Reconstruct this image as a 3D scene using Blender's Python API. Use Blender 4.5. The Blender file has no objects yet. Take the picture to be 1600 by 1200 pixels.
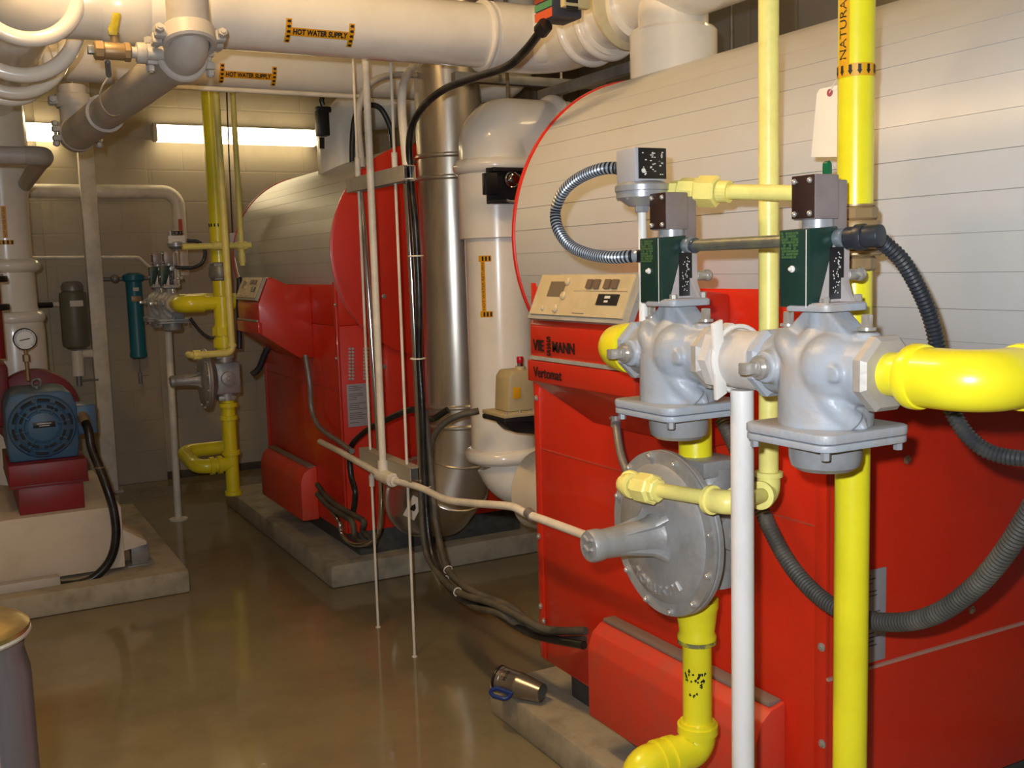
import bpy, bmesh, math, random
from math import pi, sin, cos, radians, sqrt, atan2
from mathutils import Vector, Matrix
random.seed(7)
S = bpy.context.scene
COL = S.collection
# ------------------------------------------------------------------ camera, world, lights
CAMH = 1.36
F = 1620.0
def _n(v):
    return v.normalized()
_u = _n(Vector((-884.0, 162.0, -F)))
_d = _n(Vector((382.0, -13800.0, -F)))
_d = _n(_d - _u * _d.dot(_u))
_Y, _Z = _u, -_d
_X = _Y.cross(_Z)
R3 = Matrix((_X, _Y, _Z))            # camera -> world
cam_d = bpy.data.cameras.new('camera')
cam_d.sensor_width = 36.0
cam_d.lens = 36.0 * F / 1600.0
cam_d.clip_start = 0.02
cam = bpy.data.objects.new('camera', cam_d)
COL.objects.link(cam)
cam.matrix_world = Matrix.Translation((0, 0, CAMH)) @ R3.to_4x4()
S.camera = cam

W = bpy.data.worlds.new('world')
S.world = W
W.use_nodes = True
W.node_tree.nodes['Background'].inputs[0].default_value = (1.0, 0.80, 0.52, 1)
W.node_tree.nodes['Background'].inputs[1].default_value = 0.03

def lamp(name, kind, loc, energy, color, **k):
    l = bpy.data.lights.new(name, kind)
    l.energy = energy
    l.color = color
    for a, b in k.items():
        setattr(l, a, b)
    o = bpy.data.objects.new(name, l)
    COL.objects.link(o)
    o.location = loc
    return o
# the photographer's flash, a small lamp just above and left of the lens
fl = lamp('camera_flash', 'AREA', (0, 0, 0), 34.0, (0.86, 0.93, 1.0), shape='DISK', size=0.03)
fl.matrix_world = cam.matrix_world @ Matrix.Translation((-0.045, 0.06, 0.0))
WARM = (1.0, 0.74, 0.36)
TUBES = []      # fixtures are built further down with their own emission
VS = S.view_settings
VS.view_transform = 'Standard'
VS.look = 'None'
VS.gamma = 1.0
VS.exposure = 0.0
VS.use_curve_mapping = False

# ------------------------------------------------------------------ helpers
def ray(px, py):
    return R3 @ Vector((px - 800.0, 600.0 - py, -F))
def P(px, py, x=None, y=None, z=None):
    """point of the room seen at (px, py) on a plane of the room"""
    w = ray(px, py)
    if x is not None: t = x / w.x
    elif y is not None: t = y / w.y
    else: t = (z - CAMH) / w.z
    return Vector((0, 0, CAMH)) + w * t

def rgb(h):
    h = h.lstrip('#')
    c = [int(h[i:i + 2], 16) / 255 for i in (0, 2, 4)]
    return tuple(((v / 12.92) if v <= 0.04045 else ((v + 0.055) / 1.055) ** 2.4) for v in c) + (1,)

def mat(name, col, rough=0.5, metal=0.0, dirt=None, dirt_amt=0.3, scale=6.0, bump=0.0, bscale=40.0, coat=0.0, spec=0.5, stretch=(1, 1, 1), lo=0.45, hi=0.7):
    m = bpy.data.materials.new(name)
    m.use_nodes = True
    nt = m.node_tree
    b = nt.nodes['Principled BSDF']
    b.inputs['Base Color'].default_value = rgb(col)
    b.inputs['Roughness'].default_value = rough
    b.inputs['Metallic'].default_value = metal
    b.inputs['Coat Weight'].default_value = coat
    b.inputs['Coat Roughness'].default_value = 0.08
    b.inputs['Specular IOR Level'].default_value = spec
    geo = nt.nodes.new('ShaderNodeNewGeometry')
    mp = nt.nodes.new('ShaderNodeMapping')
    mp.inputs['Scale'].default_value = stretch
    nt.links.new(geo.outputs['Position'], mp.inputs['Vector'])
    if dirt:
        n = nt.nodes.new('ShaderNodeTexNoise')
        n.inputs['Scale'].default_value = scale
        n.inputs['Detail'].default_value = 6
        n.inputs['Roughness'].default_value = 0.65
        nt.links.new(mp.outputs[0], n.inputs['Vector'])
        r = nt.nodes.new('ShaderNodeMapRange')
        r.inputs['From Min'].default_value = lo
        r.inputs['From Max'].default_value = hi
        r.inputs['To Max'].default_value = dirt_amt
        nt.links.new(n.outputs['Fac'], r.inputs['Value'])
        mx = nt.nodes.new('ShaderNodeMix')
        mx.data_type = 'RGBA'
        mx.inputs[6].default_value = rgb(col)
        mx.inputs[7].default_value = rgb(dirt)
        nt.links.new(r.outputs[0], mx.inputs[0])
        nt.links.new(mx.outputs[2], b.inputs['Base Color'])
    if bump:
        n2 = nt.nodes.new('ShaderNodeTexNoise')
        n2.inputs['Scale'].default_value = bscale
        n2.inputs['Detail'].default_value = 4
        nt.links.new(mp.outputs[0], n2.inputs['Vector'])
        bp = nt.nodes.new('ShaderNodeBump')
        bp.inputs['Strength'].default_value = bump
        bp.inputs['Distance'].default_value = 0.004
        nt.links.new(n2.outputs['Fac'], bp.inputs['Height'])
        nt.links.new(bp.outputs[0], b.inputs['Normal'])
    return m

def emit(name, col, strength):
    m = bpy.data.materials.new(name)
    m.use_nodes = True
    b = m.node_tree.nodes['Principled BSDF']
    b.inputs['Base Color'].default_value = (0.8, 0.8, 0.8, 1)
    b.inputs['Emission Color'].default_value = col
    b.inputs['Emission Strength'].default_value = strength
    return m

def block_wall(name, col, bw, bh, axis, mortar=0.006, dirt='#6d6252'):
    """painted concrete block: brick pattern as relief only"""
    m = mat(name, col, 0.55, dirt=dirt, dirt_amt=0.22, scale=1.6)
    nt = m.node_tree
    b = nt.nodes['Principled BSDF']
    geo = nt.nodes.new('ShaderNodeNewGeometry')
    sep = nt.nodes.new('ShaderNodeSeparateXYZ')
    nt.links.new(geo.outputs['Position'], sep.inputs[0])
    cmb = nt.nodes.new('ShaderNodeCombineXYZ')
    nt.links.new(sep.outputs['X' if axis == 'x' else 'Y'], cmb.inputs['X'])
    nt.links.new(sep.outputs['Z'], cmb.inputs['Y'])
    br = nt.nodes.new('ShaderNodeTexBrick')
    br.inputs['Scale'].default_value = 1.0
    br.inputs['Brick Width'].default_value = bw
    br.inputs['Row Height'].default_value = bh
    br.inputs['Mortar Size'].default_value = mortar
    br.inputs['Mortar Smooth'].default_value = 0.3
    nt.links.new(cmb.outputs[0], br.inputs['Vector'])
    ns = nt.nodes.new('ShaderNodeTexNoise')
    ns.inputs['Scale'].default_value = 60
    nt.links.new(geo.outputs['Position'], ns.inputs['Vector'])
    ma = nt.nodes.new('ShaderNodeMath')
    ma.operation = 'MULTIPLY_ADD'
    nt.links.new(br.outputs['Fac'], ma.inputs[0])
    ma.inputs[1].default_value = -1.0
    mb_ = nt.nodes.new('ShaderNodeMath')
    mb_.operation = 'MULTIPLY'
    nt.links.new(ns.outputs['Fac'], mb_.inputs[0])
    mb_.inputs[1].default_value = 0.12
    nt.links.new(mb_.outputs[0], ma.inputs[2])
    bp = nt.nodes.new('ShaderNodeBump')
    bp.inputs['Distance'].default_value = 0.006
    bp.inputs['Strength'].default_value = 0.5
    nt.links.new(ma.outputs[0], bp.inputs['Height'])
    nt.links.new(bp.outputs[0], b.inputs['Normal'])
    return m

class MB:
    def __init__(s):
        s.bm = bmesh.new()
        s.mi = 0
    def _tag(s, faces):
        for f in faces:
            f.material_index = s.mi
            f.smooth = True
    def raw(s, verts, faces):
        vs = [s.bm.verts.new(v) for v in verts]
        fs = []
        for f in faces:
            try:
                fs.append(s.bm.faces.new([vs[i] for i in f]))
            except ValueError:
                pass
        s._tag(fs)
        return s
    def box(s, c, size, bev=0.0, M=None, seg=2):
        t = bmesh.new()
        bmesh.ops.create_cube(t, size=1.0)
        for v in t.verts:
            v.co = Vector((v.co.x * size[0], v.co.y * size[1], v.co.z * size[2]))
        if bev > 0:
            bmesh.ops.bevel(t, geom=list(t.edges), offset=bev, segments=seg, profile=0.5, affect='EDGES')
        s._merge(t, (Matrix.Translation(c) @ (M.to_4x4() if M else Matrix.Identity(4))))
        return s
    def box2(s, a, b, bev=0.0, seg=2):
        a, b = Vector(a), Vector(b)
        return s.box((a + b) / 2, [abs(b[i] - a[i]) for i in range(3)], bev, None, seg)
    def _merge(s, t, M=None):
        idx = {}
        for v in t.verts:
            idx[v] = s.bm.verts.new(M @ v.co if M else v.co)
        fs = []
        for f in t.faces:
            try:
                fs.append(s.bm.faces.new([idx[v] for v in f.verts]))
            except ValueError:
                pass
        s._tag(fs)
        t.free()
    def prism(s, poly, fn, d0, d1, bev=0.0):
        """poly 2D outline; fn(u, v, d) -> point; extruded from d0 to d1"""
        t = bmesh.new()
        n = len(poly)
        a = [t.verts.new(fn(u, v, d0)) for u, v in poly]
        b = [t.verts.new(fn(u, v, d1)) for u, v in poly]
        t.faces.new(a)
        t.faces.new(list(reversed(b)))
        for i in range(n):
            t.faces.new((a[i], b[i], b[(i + 1) % n], a[(i + 1) % n]))
        bmesh.ops.recalc_face_normals(t, faces=list(t.faces))
        if bev > 0:
            bmesh.ops.bevel(t, geom=list(t.edges), offset=bev, segments=2, profile=0.5, affect='EDGES')
        s._merge(t)
        return s
    def lathe(s, prof, o=(0, 0, 0), ax=(0, 0, 1), seg=32, cap=True, up=None, ang0=0.0):
        """prof: list of (radius, height) along ax from o"""
        o, ax = Vector(o), Vector(ax).normalized()
        r = Vector(up) if up else (Vector((0, 0, 1)) if abs(ax.z) < 0.9 else Vector((1, 0, 0)))
        e1 = (r - ax * r.dot(ax)).normalized()
        e2 = ax.cross(e1)
        vs, fs = [], []
        for (rr, h) in prof:
            for k in range(seg):
                a = 2 * pi * k / seg + ang0
                vs.append(o + ax * h + (e1 * cos(a) + e2 * sin(a)) * rr)
        m = len(prof)
        for i in range(m - 1):
            for k in range(seg):
                k2 = (k + 1) % seg
                fs.append((i * seg + k, i * seg + k2, (i + 1) * seg + k2, (i + 1) * seg + k))
        if cap:
            if prof[0][0] > 1e-6: fs.append(tuple(reversed(range(seg))))
            if prof[-1][0] > 1e-6: fs.append(tuple((m - 1) * seg + k for k in range(seg)))
        t = bmesh.new()
        tv = [t.verts.new(v) for v in vs]
        for f in fs:
            try: t.faces.new([tv[i] for i in f])
            except ValueError: pass
        bmesh.ops.remove_doubles(t, verts=list(t.verts), dist=1e-6)
        bmesh.ops.recalc_face_normals(t, faces=list(t.faces))
        s._merge(t)
        return s
    def cyl(s, a, b, r, r2=None, seg=24, bev=0.0):
        a, b = Vector(a), Vector(b)
        L = (b - a).length
        r2 = r if r2 is None else r2
        if bev > 0:
            pr = [(0, 0), (r - bev, 0), (r - bev * 0.3, bev * 0.3), (r, bev), (r2, L - bev), (r2 - bev * 0.3, L - bev * 0.3), (r2 - bev, L), (0, L)]
        else:
            pr = [(r, 0), (r2, L)]
        return s.lathe(pr, a, (b - a), seg)
    def hexa(s, a, b, r, n=6, ang=0.0):
        a, b = Vector(a), Vector(b)
        L = (b - a).length
        c = min(r * 0.12, L * 0.3)
        return s.lathe([(r - c, 0), (r, c), (r, L - c), (r - c, L)], a, b - a, n, ang0=ang)
    def tube(s, pts, r, seg=16, cap=True):
        pts = [Vector(p) for p in pts]
        n = len(pts)
        rr = r if callable(r) else (lambda i: r)
        tang = []
        for i in range(n):
            a = pts[max(0, i - 1)]
            b = pts[min(n - 1, i + 1)]
            tang.append((b - a).normalized())
        up = Vector((0, 0, 1)) if abs(tang[0].z) < 0.9 else Vector((1, 0, 0))
        e1 = (up - tang[0] * up.dot(tang[0])).normalized()
        vs, fs = [], []
        for i in range(n):
            e1 = (e1 - tang[i] * e1.dot(tang[i])).normalized()
            e2 = tang[i].cross(e1)
            for k in range(seg):
                a = 2 * pi * k / seg
                vs.append(pts[i] + (e1 * cos(a) + e2 * sin(a)) * rr(i))
        for i in range(n - 1):
            for k in range(seg):
                k2 = (k + 1) % seg
                fs.append((i * seg + k, i * seg + k2, (i + 1) * seg + k2, (i + 1) * seg + k))
        if cap:
            fs.append(tuple(reversed(range(seg))))
            fs.append(tuple((n - 1) * seg + k for k in range(seg)))
        return s.raw(vs, fs)
    def ring(s, c, ax, R, r, seg=40, s2=12, a0=0, a1=2 * pi):
        c, ax = Vector(c), Vector(ax).normalized()
        up = Vector((0, 0, 1)) if abs(ax.z) < 0.9 else Vector((1, 0, 0))
        e1 = (up - ax * up.dot(ax)).normalized()
        e2 = ax.cross(e1)
        pts = [c + (e1 * cos(a0 + (a1 - a0) * k / seg) + e2 * sin(a0 + (a1 - a0) * k / seg)) * R for k in range(seg + 1)]
        return s.tube(pts, r, s2, cap=False)
    def sph(s, c, r, n=12, ax=(0, 0, 1), half=False, flat=1.0):
        pr = []
        m = n // 2
        for i in range(m + 1):
            a = (pi / 2 if half else pi) * i / m
            pr.append((max(r * sin(a), 0), r * cos(a) * flat))
        return s.lathe(pr, c, ax, n)
    def text(s, string, size, fn, ext=0.0, sx=1.0, align='CENTER', bold=0.0):
        cu = bpy.data.curves.new('lettering', 'FONT')
        cu.body = string
        cu.size = size
        cu.align_x = align
        cu.align_y = 'CENTER'
        cu.extrude = ext
        cu.offset = bold
        cu.resolution_u = 3
        ob = bpy.data.objects.new('lettering', cu)
        me = bpy.data.meshes.new_from_object(ob)
        s.raw([fn(v.co.x * sx, v.co.y, v.co.z + ext) for v in me.vertices], [tuple(p.vertices) for p in me.polygons])
        bpy.data.objects.remove(ob)
        bpy.data.curves.remove(cu)
        bpy.data.meshes.remove(me)
        return s

def fillet(pts, r, n=8):
    pts = [Vector(p) for p in pts]
    out = [pts[0]]
    for i in range(1, len(pts) - 1):
        a, b, c = pts[i - 1], pts[i], pts[i + 1]
        d1, d2 = (a - b).normalized(), (c - b).normalized()
        ang = d1.angle(d2)
        if ang > pi - 0.02:
            out.append(b); continue
        k = min(r / math.tan(ang / 2), (a - b).length * 0.49, (c - b).length * 0.49)
        rr = k * math.tan(ang / 2)
        cen = b + (d1 + d2).normalized() * (rr / sin(ang / 2))
        v1, v2 = b + d1 * k - cen, b + d2 * k - cen
        tot = v1.angle(v2)
        for j in range(n + 1):
            t = j / n
            out.append(cen + (v1 * sin((1 - t) * tot) + v2 * sin(t * tot)) / sin(tot))
    out.append(pts[-1])
    return out

def spline(pts, n=10):
    pts = [Vector(p) for p in pts]
    q = [pts[0] * 2 - pts[1]] + pts + [pts[-1] * 2 - pts[-2]]
    out = []
    for i in range(1, len(q) - 2):
        p0, p1, p2, p3 = q[i - 1:i + 3]
        for j in range(n):
            t = j / n
            out.append(0.5 * ((2 * p1) + (p2 - p0) * t + (2 * p0 - 5 * p1 + 4 * p2 - p3) * t * t + (3 * p1 - p0 - 3 * p2 + p3) * t ** 3))
    out.append(pts[-1])
    return out

def resample(pts, step):
    out = [pts[0]]
    acc = 0.0
    for a, b in zip(pts[:-1], pts[1:]):
        L = (b - a).length
        while acc + L >= step:
            t = (step - acc) / L
            a = a + (b - a) * t
            L = (b - a).length
            out.append(a)
            acc = 0.0
        acc += L
    return out

ROOTM = {}
PIECES = {'bolt', 'cover_rib', 'screw', 'cover_screw', 'edge_strip', 'square_plug', 'actuator_bolt', 'rod_nut', 'plate_screw', 'knob', 'flange', 'motor_foot',
          'cable_tie', 'bend_seam', 'fitting_rim', 'end_cap', 'label_mark', 'console_band', 'square_head', 'union_nut', 'tee', 'flow_arrow', 'body_plug', 'pipe_run', 'coupling', 'terminal_strip', 'housing_flange', 'elbow', 'riser_run', 'lower_bracket', 'upper_bracket'}
def islands(bm):
    seen, out = set(), []
    for v in bm.verts:
        if v in seen: continue
        st, isl = [v], []
        seen.add(v)
        while st:
            w = st.pop(); isl.append(w)
            for e in w.link_edges:
                x = e.other_vert(w)
                if x not in seen: seen.add(x); st.append(x)
        out.append(isl)
    # merge pieces that touch (overlapping bounds)
    bb = [[[min(v.co[i] for v in s_) - 2e-4 for i in range(3)], [max(v.co[i] for v in s_) + 2e-4 for i in range(3)], set(s_)] for s_ in out]
    ch = True
    while ch:
        ch = False
        for i in range(len(bb)):
            for j in range(len(bb) - 1, i, -1):
                a, b = bb[i], bb[j]
                if all(a[0][k] <= b[1][k] and b[0][k] <= a[1][k] for k in range(3)):
                    a[0] = [min(a[0][k], b[0][k]) for k in range(3)]
                    a[1] = [max(a[1][k], b[1][k]) for k in range(3)]
                    a[2] |= b[2]
                    del bb[j]; ch = True
    return [b[2] for b in bb]
def build(name, mb, mats, parent=None, **k):
    if name in PIECES and parent is not None:
        isl = islands(mb.bm)
        if 1 < len(isl) <= 40:
            last = None
            for grp in isl:
                q = MB()
                idx = {v: q.bm.verts.new(v.co) for v in grp}
                for f in mb.bm.faces:
                    if f.verts[0] in grp:
                        nf = q.bm.faces.new([idx[v] for v in f.verts])
                        nf.smooth = True; nf.material_index = f.material_index
                o = build1(name, q, mats, parent, **k)
                last = last or o
            mb.bm.free()
            return last
    return build1(name, mb, mats, parent, **k)
def build1(name, mb, mats, parent=None, local=False, flat=False, label=None, cat=None, group=None, kind=None, ang=35):
    me = bpy.data.meshes.new(name)
    if not isinstance(mats, (list, tuple)): mats = [mats]
    for m in mats: me.materials.append(m)
    bm = mb.bm
    M = Matrix.Identity(4)
    loc = None
    if parent is not None:
        if not local:
            M = ROOTM[parent.name].inverted()
    elif not local:
        vs = [v.co for v in bm.verts]
        mn = Vector([min(v[i] for v in vs) for i in range(3)])
        mx_ = Vector([max(v[i] for v in vs) for i in range(3)])
        loc = Vector(((mn.x + mx_.x) / 2, (mn.y + mx_.y) / 2, mn.z))
        M = Matrix.Translation(-loc)
    bmesh.ops.transform(bm, matrix=M, verts=bm.verts)
    bm.to_mesh(me)
    bm.free()
    if flat:
        me.polygons.foreach_set('use_smooth', [False] * len(me.polygons))
    else:
        me.set_sharp_from_angle(angle=radians(ang))
    o = bpy.data.objects.new(name, me)
    COL.objects.link(o)
    if parent is not None:
        o.parent = parent
        ROOTM[o.name] = ROOTM[parent.name]
    else:
        if loc is not None: o.location = loc
        ROOTM[o.name] = Matrix.Translation(o.location)
    if label: o['label'] = label
    if cat: o['category'] = cat
    if group: o['group'] = group
    if kind: o['kind'] = kind
    return o

def thing(name, label, cat, loc, rz=0.0, group=None, sc=1.0):
    o = bpy.data.objects.new(name, None)
    o.empty_display_size = 0.05
    COL.objects.link(o)
    o.location = loc
    o.rotation_euler = (0, 0, rz)
    o.scale = (sc, sc, sc)
    ROOTM[o.name] = Matrix.Translation(loc) @ Matrix.Rotation(rz, 4, 'Z') @ Matrix.Scale(sc, 4)
    o['label'] = label
    o['category'] = cat
    if group: o['group'] = group
    return o

def copy_thing(o, loc, rz, label, group=None, sc=1.0, skip=()):
    def rec(a, par):
        c = a.copy()
        COL.objects.link(c)
        if par is not None: c.parent = par
        for ch in [k for k in COL.objects if k.parent == a and k.name.split('.')[0] not in skip]:
            rec(ch, c)
        return c
    r = rec(o, None)
    r.location = loc
    r.rotation_euler = (0, 0, rz)
    r.scale = (sc, sc, sc)
    r['label'] = label
    if group: r['group'] = group
    elif 'group' in r: del r['group']
    return r

def one(name, label, cat, mb, mats, group=None, **k):
    return build(name, mb, mats, label=label, cat=cat, group=group, **k)

# ------------------------------------------------------------------ materials
M_white = mat('white_painted_insulation', '#f1ece2', 0.25, dirt='#cfc3aa', dirt_amt=0.3, scale=5, coat=0.6)
M_ivory = mat('ivory_paint', '#e6dfd0', 0.42, dirt='#8f8673', dirt_amt=0.4, scale=9)
M_greyp = mat('grey_white_paint', '#b5b0aa', 0.45, dirt='#8d877c', dirt_amt=0.4, scale=8)
M_red = mat('boiler_red_enamel', '#d22c14', 0.36, dirt='#b5240f', dirt_amt=0.45, scale=3, coat=0.25)
M_red2 = mat('boiler_red_enamel_console', '#bd2812', 0.38, dirt='#a8301c', dirt_amt=0.5, scale=8, coat=0.2)
M_redf = mat('dusty_red_cover', '#d2402a', 0.5, dirt='#9a5a4a', dirt_amt=0.4, scale=12)
M_reddark = mat('pump_dark_red', '#821a22', 0.45, dirt='#5b3a34', dirt_amt=0.5, scale=14)
M_jacket = mat('boiler_jacket_grey', '#bcbec2', 0.36, dirt='#b3ac9c', dirt_amt=0.3, scale=4, coat=0.0)
M_beige = mat('control_panel_beige', '#c3b390', 0.45, dirt='#9c8b66', dirt_amt=0.4, scale=14)
M_dirtbeige = mat('dusty_grey_trim', '#9b9a94', 0.55, dirt='#6f6a60', dirt_amt=0.5, scale=20)
M_dark = mat('dark_plastic', '#17171a', 0.4)
M_black = mat('black_rubber_cable', '#121213', 0.33, dirt='#57534b', dirt_amt=0.4, scale=10, bump=0.2, bscale=120)
M_dusty = mat('dusty_black_cable', '#2b2925', 0.6, dirt='#6b6353', dirt_amt=0.75, scale=9, lo=0.3, hi=0.65)
M_hose = mat('flexible_conduit_dark', '#30343c', 0.4, 0.35, dirt='#6a675f', dirt_amt=0.5, scale=8)
M_hose2 = mat('flexible_conduit_dusty', '#45433f', 0.6, 0.1, dirt='#777166', dirt_amt=0.6, scale=8)
M_hosem = mat('flexible_conduit_metal', '#4e5966', 0.3, 0.5)
M_steel = mat('stainless_steel', '#cfc8bc', 0.30, 0.85, dirt='#6f675c', dirt_amt=0.65, scale=2.5, stretch=(3, 3, 0.5))
M_chrome = mat('bright_chrome_conduit', '#c9cbd0', 0.12, 1.0)
M_galv = mat('galvanised_steel', '#8c8b88', 0.42, 0.4, dirt='#5d5a52', dirt_amt=0.5, scale=12)
M_zinc = mat('zinc_plated_screw', '#bdb9b2', 0.25, 0.6)
M_alu = mat('cast_aluminium', '#a3a2a2', 0.42, 0.35, dirt='#7b756c', dirt_amt=0.55, scale=11, bump=0.25, bscale=90)
M_valve = mat('valve_grey_paint', '#999fa8', 0.42, dirt='#a39382', dirt_amt=0.65, scale=9, bump=0.35, bscale=70, lo=0.5, hi=0.68)
M_cup = mat('machined_valve_cap', '#a0a2a6', 0.33, 0.35, dirt='#6a6a6a', dirt_amt=0.4, scale=20)
M_yel = mat('yellow_gas_paint', '#e6da26', 0.30, dirt='#cdb41a', dirt_amt=0.3, scale=10, coat=0.35)
M_pale = mat('pale_yellow_paint', '#eadf82', 0.38, dirt='#c6ab54', dirt_amt=0.35, scale=16, bump=0.2)
M_brass = mat('brass_union', '#9a8059', 0.42, 0.3, dirt='#7a6b58', dirt_amt=0.6, scale=20)
M_green = mat('dark_green_cover', '#14302a', 0.38, dirt='#21423a', dirt_amt=0.4, scale=20)
M_moss = mat('faded_green_print', '#35552c', 0.8)
M_box = mat('brushed_actuator_box', '#8e8280', 0.4, 0.3, dirt='#6d5f5a', dirt_amt=0.5, scale=14)
M_brown = mat('bronze_cover_plate', '#5a4540', 0.25, 0.7, dirt='#3b2a26', dirt_amt=0.5, scale=14)
M_label = mat('pale_label', '#d8d3cc', 0.5)
M_labelg = mat('grey_data_label', '#9c979b', 0.5)
M_print = mat('faint_print', '#55504f', 0.6)
M_ink = mat('black_ink', '#161412', 0.6)
M_inkr = mat('recessed_dark_lettering', '#250d0a', 0.6)
M_sticker = mat('orange_yellow_sticker', '#e2a010', 0.45)
M_gasst = mat('amber_gas_sticker', '#d69a14', 0.45)
M_conc = mat('pad_concrete', '#a39a87', 0.8, dirt='#5f5a4e', dirt_amt=0.6, scale=7, bump=0.4, bscale=50)
M_plinth = mat('plinth_dark_grey', '#4b4a47', 0.7, dirt='#2e2e2c', dirt_amt=0.7, scale=30)
M_floor = mat('sealed_floor', '#857a60', 0.085, dirt='#625844', dirt_amt=0.55, scale=1.7, bump=0.25, bscale=7, spec=0.5)
M_ceil = mat('ceiling_deck', '#b9ad97', 0.8, dirt='#8c7f68', dirt_amt=0.5, scale=3)
M_paint = mat('pump_base_paint', '#cfc3b2', 0.5, dirt='#a3957f', dirt_amt=0.35, scale=5)
M_motor = mat('motor_blue', '#3c6386', 0.45, dirt='#5d6468', dirt_amt=0.7, scale=14, bump=0.3)
M_tank = mat('filter_grey_olive', '#6b6a5c', 0.45, dirt='#53503f', dirt_amt=0.4, scale=8)
M_teal = mat('filter_teal', '#1c6f84', 0.4, dirt='#1a4f5c', dirt_amt=0.4, scale=10)
M_damper = mat('actuator_beige', '#b5a57c', 0.5, dirt='#8f8160', dirt_amt=0.3, scale=15)
M_blue = mat('mug_blue_plastic', '#14306e', 0.4)
M_mug = mat('mug_steel', '#a09a94', 0.28, 0.9)
M_duct = mat('dusty_duct', '#6f6455', 0.8, dirt='#473f35', dirt_amt=0.7, scale=5, stretch=(4, 4, 0.4))
M_strut = mat('strut_grey_paint', '#a39c90', 0.5, dirt='#7d7567', dirt_amt=0.4, scale=12)
M_tube = emit('lit_fluorescent_diffuser', (1.0, 0.80, 0.46, 1), 11.0)
M_tubec = emit('lit_ceiling_diffuser', (1.0, 0.72, 0.38, 1), 9.0)
M_fix = mat('fixture_housing', '#cfc8b8', 0.5)
M_glass = mat('gauge_face', '#e9e4d8', 0.3, coat=0.8)
M_redp = mat('red_indicator_cap', '#b01226', 0.3)
M_orange = mat('orange_label', '#c8552a', 0.5)
M_greenl = mat('green_label', '#4f8a62', 0.5)

# ------------------------------------------------------------------ the room
XL, XR, YF, YB, ZC = -2.2, 3.3, -1.6, 7.1, 2.95
def slab(name, a, b, m):
    build(name, MB().box2(a, b), m, kind='structure')
slab('floor', (XL - .2, YF - .2, -0.1), (XR + .2, YB + .2, 0), M_floor)
slab('ceiling', (XL - .2, YF - .2, ZC), (XR + .2, YB + .2, ZC + 0.1), M_ceil)
wallm = block_wall('painted_block_wall', '#b3a893', 0.406, 0.203, 'x')
wally = block_wall('painted_block_side_wall', '#b3a893', 0.406, 0.203, 'y')
wallr = block_wall('taupe_side_wall', '#8d8a88', 0.30, 5.0, 'y', 0.01)  # taupe-grey wall colour with vertical joints
slab('wall_back', (XL, YB, 0), (XR, YB + 0.2, ZC), wallm)
slab('wall_left', (XL - .2, YF, 0), (XL, YB, ZC), wally)
slab('wall_right', (XR, YF, 0), (XR + .2, YB, ZC), wallr)
slab('wall_front', (XL, YF - .2, 0), (XR, YF, ZC), wallm)
build('trim_1', MB().box2((XL, YB - 0.012, 0), (XR, YB, 0.05), 0.003), mat('base_joint', '#4e463b', 0.8), kind='structure')
# shallow pier in the block wall left of the lights
build('trim_2', MB().box2((0.55, YB - 0.03, 0), (1.19, YB, ZC), 0.004), wallm, kind='structure')

# concrete pads
def pad(label, x0, x1, y0, y1, h=0.1, bev=0.012):
    mb = MB().box2((x0, y0, 0), (x1, y1, h), bev)
    one('concrete_pad', label, 'concrete pad', mb, M_conc)
pad('concrete pad under the nearest red boiler with a steel mug lying on its corner', 1.355, 2.75, -0.6, 2.72)
pad('long concrete pad under the far red boiler beyond the wire rods', 1.345, 2.75, 4.22 - 0.05, 6.1)
pad('low concrete pad under the cream pump base at the left', -1.2, 0.816, 4.47, 6.0)

# ------------------------------------------------------------------ boilers
CX, CZ, CR = 1.88, 1.43, 0.46
def screw(mb, p, ax, r=0.007):
    mb.lathe([(r * 1.5, 0), (r * 1.5, 0.002), (r, 0.003), (r * 0.8, 0.006), (0, 0.007)], p, ax, 10)

def arc_pts(r, a0, a1, n):
    return [(CX + r * cos(a0 + (a1 - a0) * i / n), CZ + r * sin(a0 + (a1 - a0) * i / n)) for i in range(n + 1)]

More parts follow.
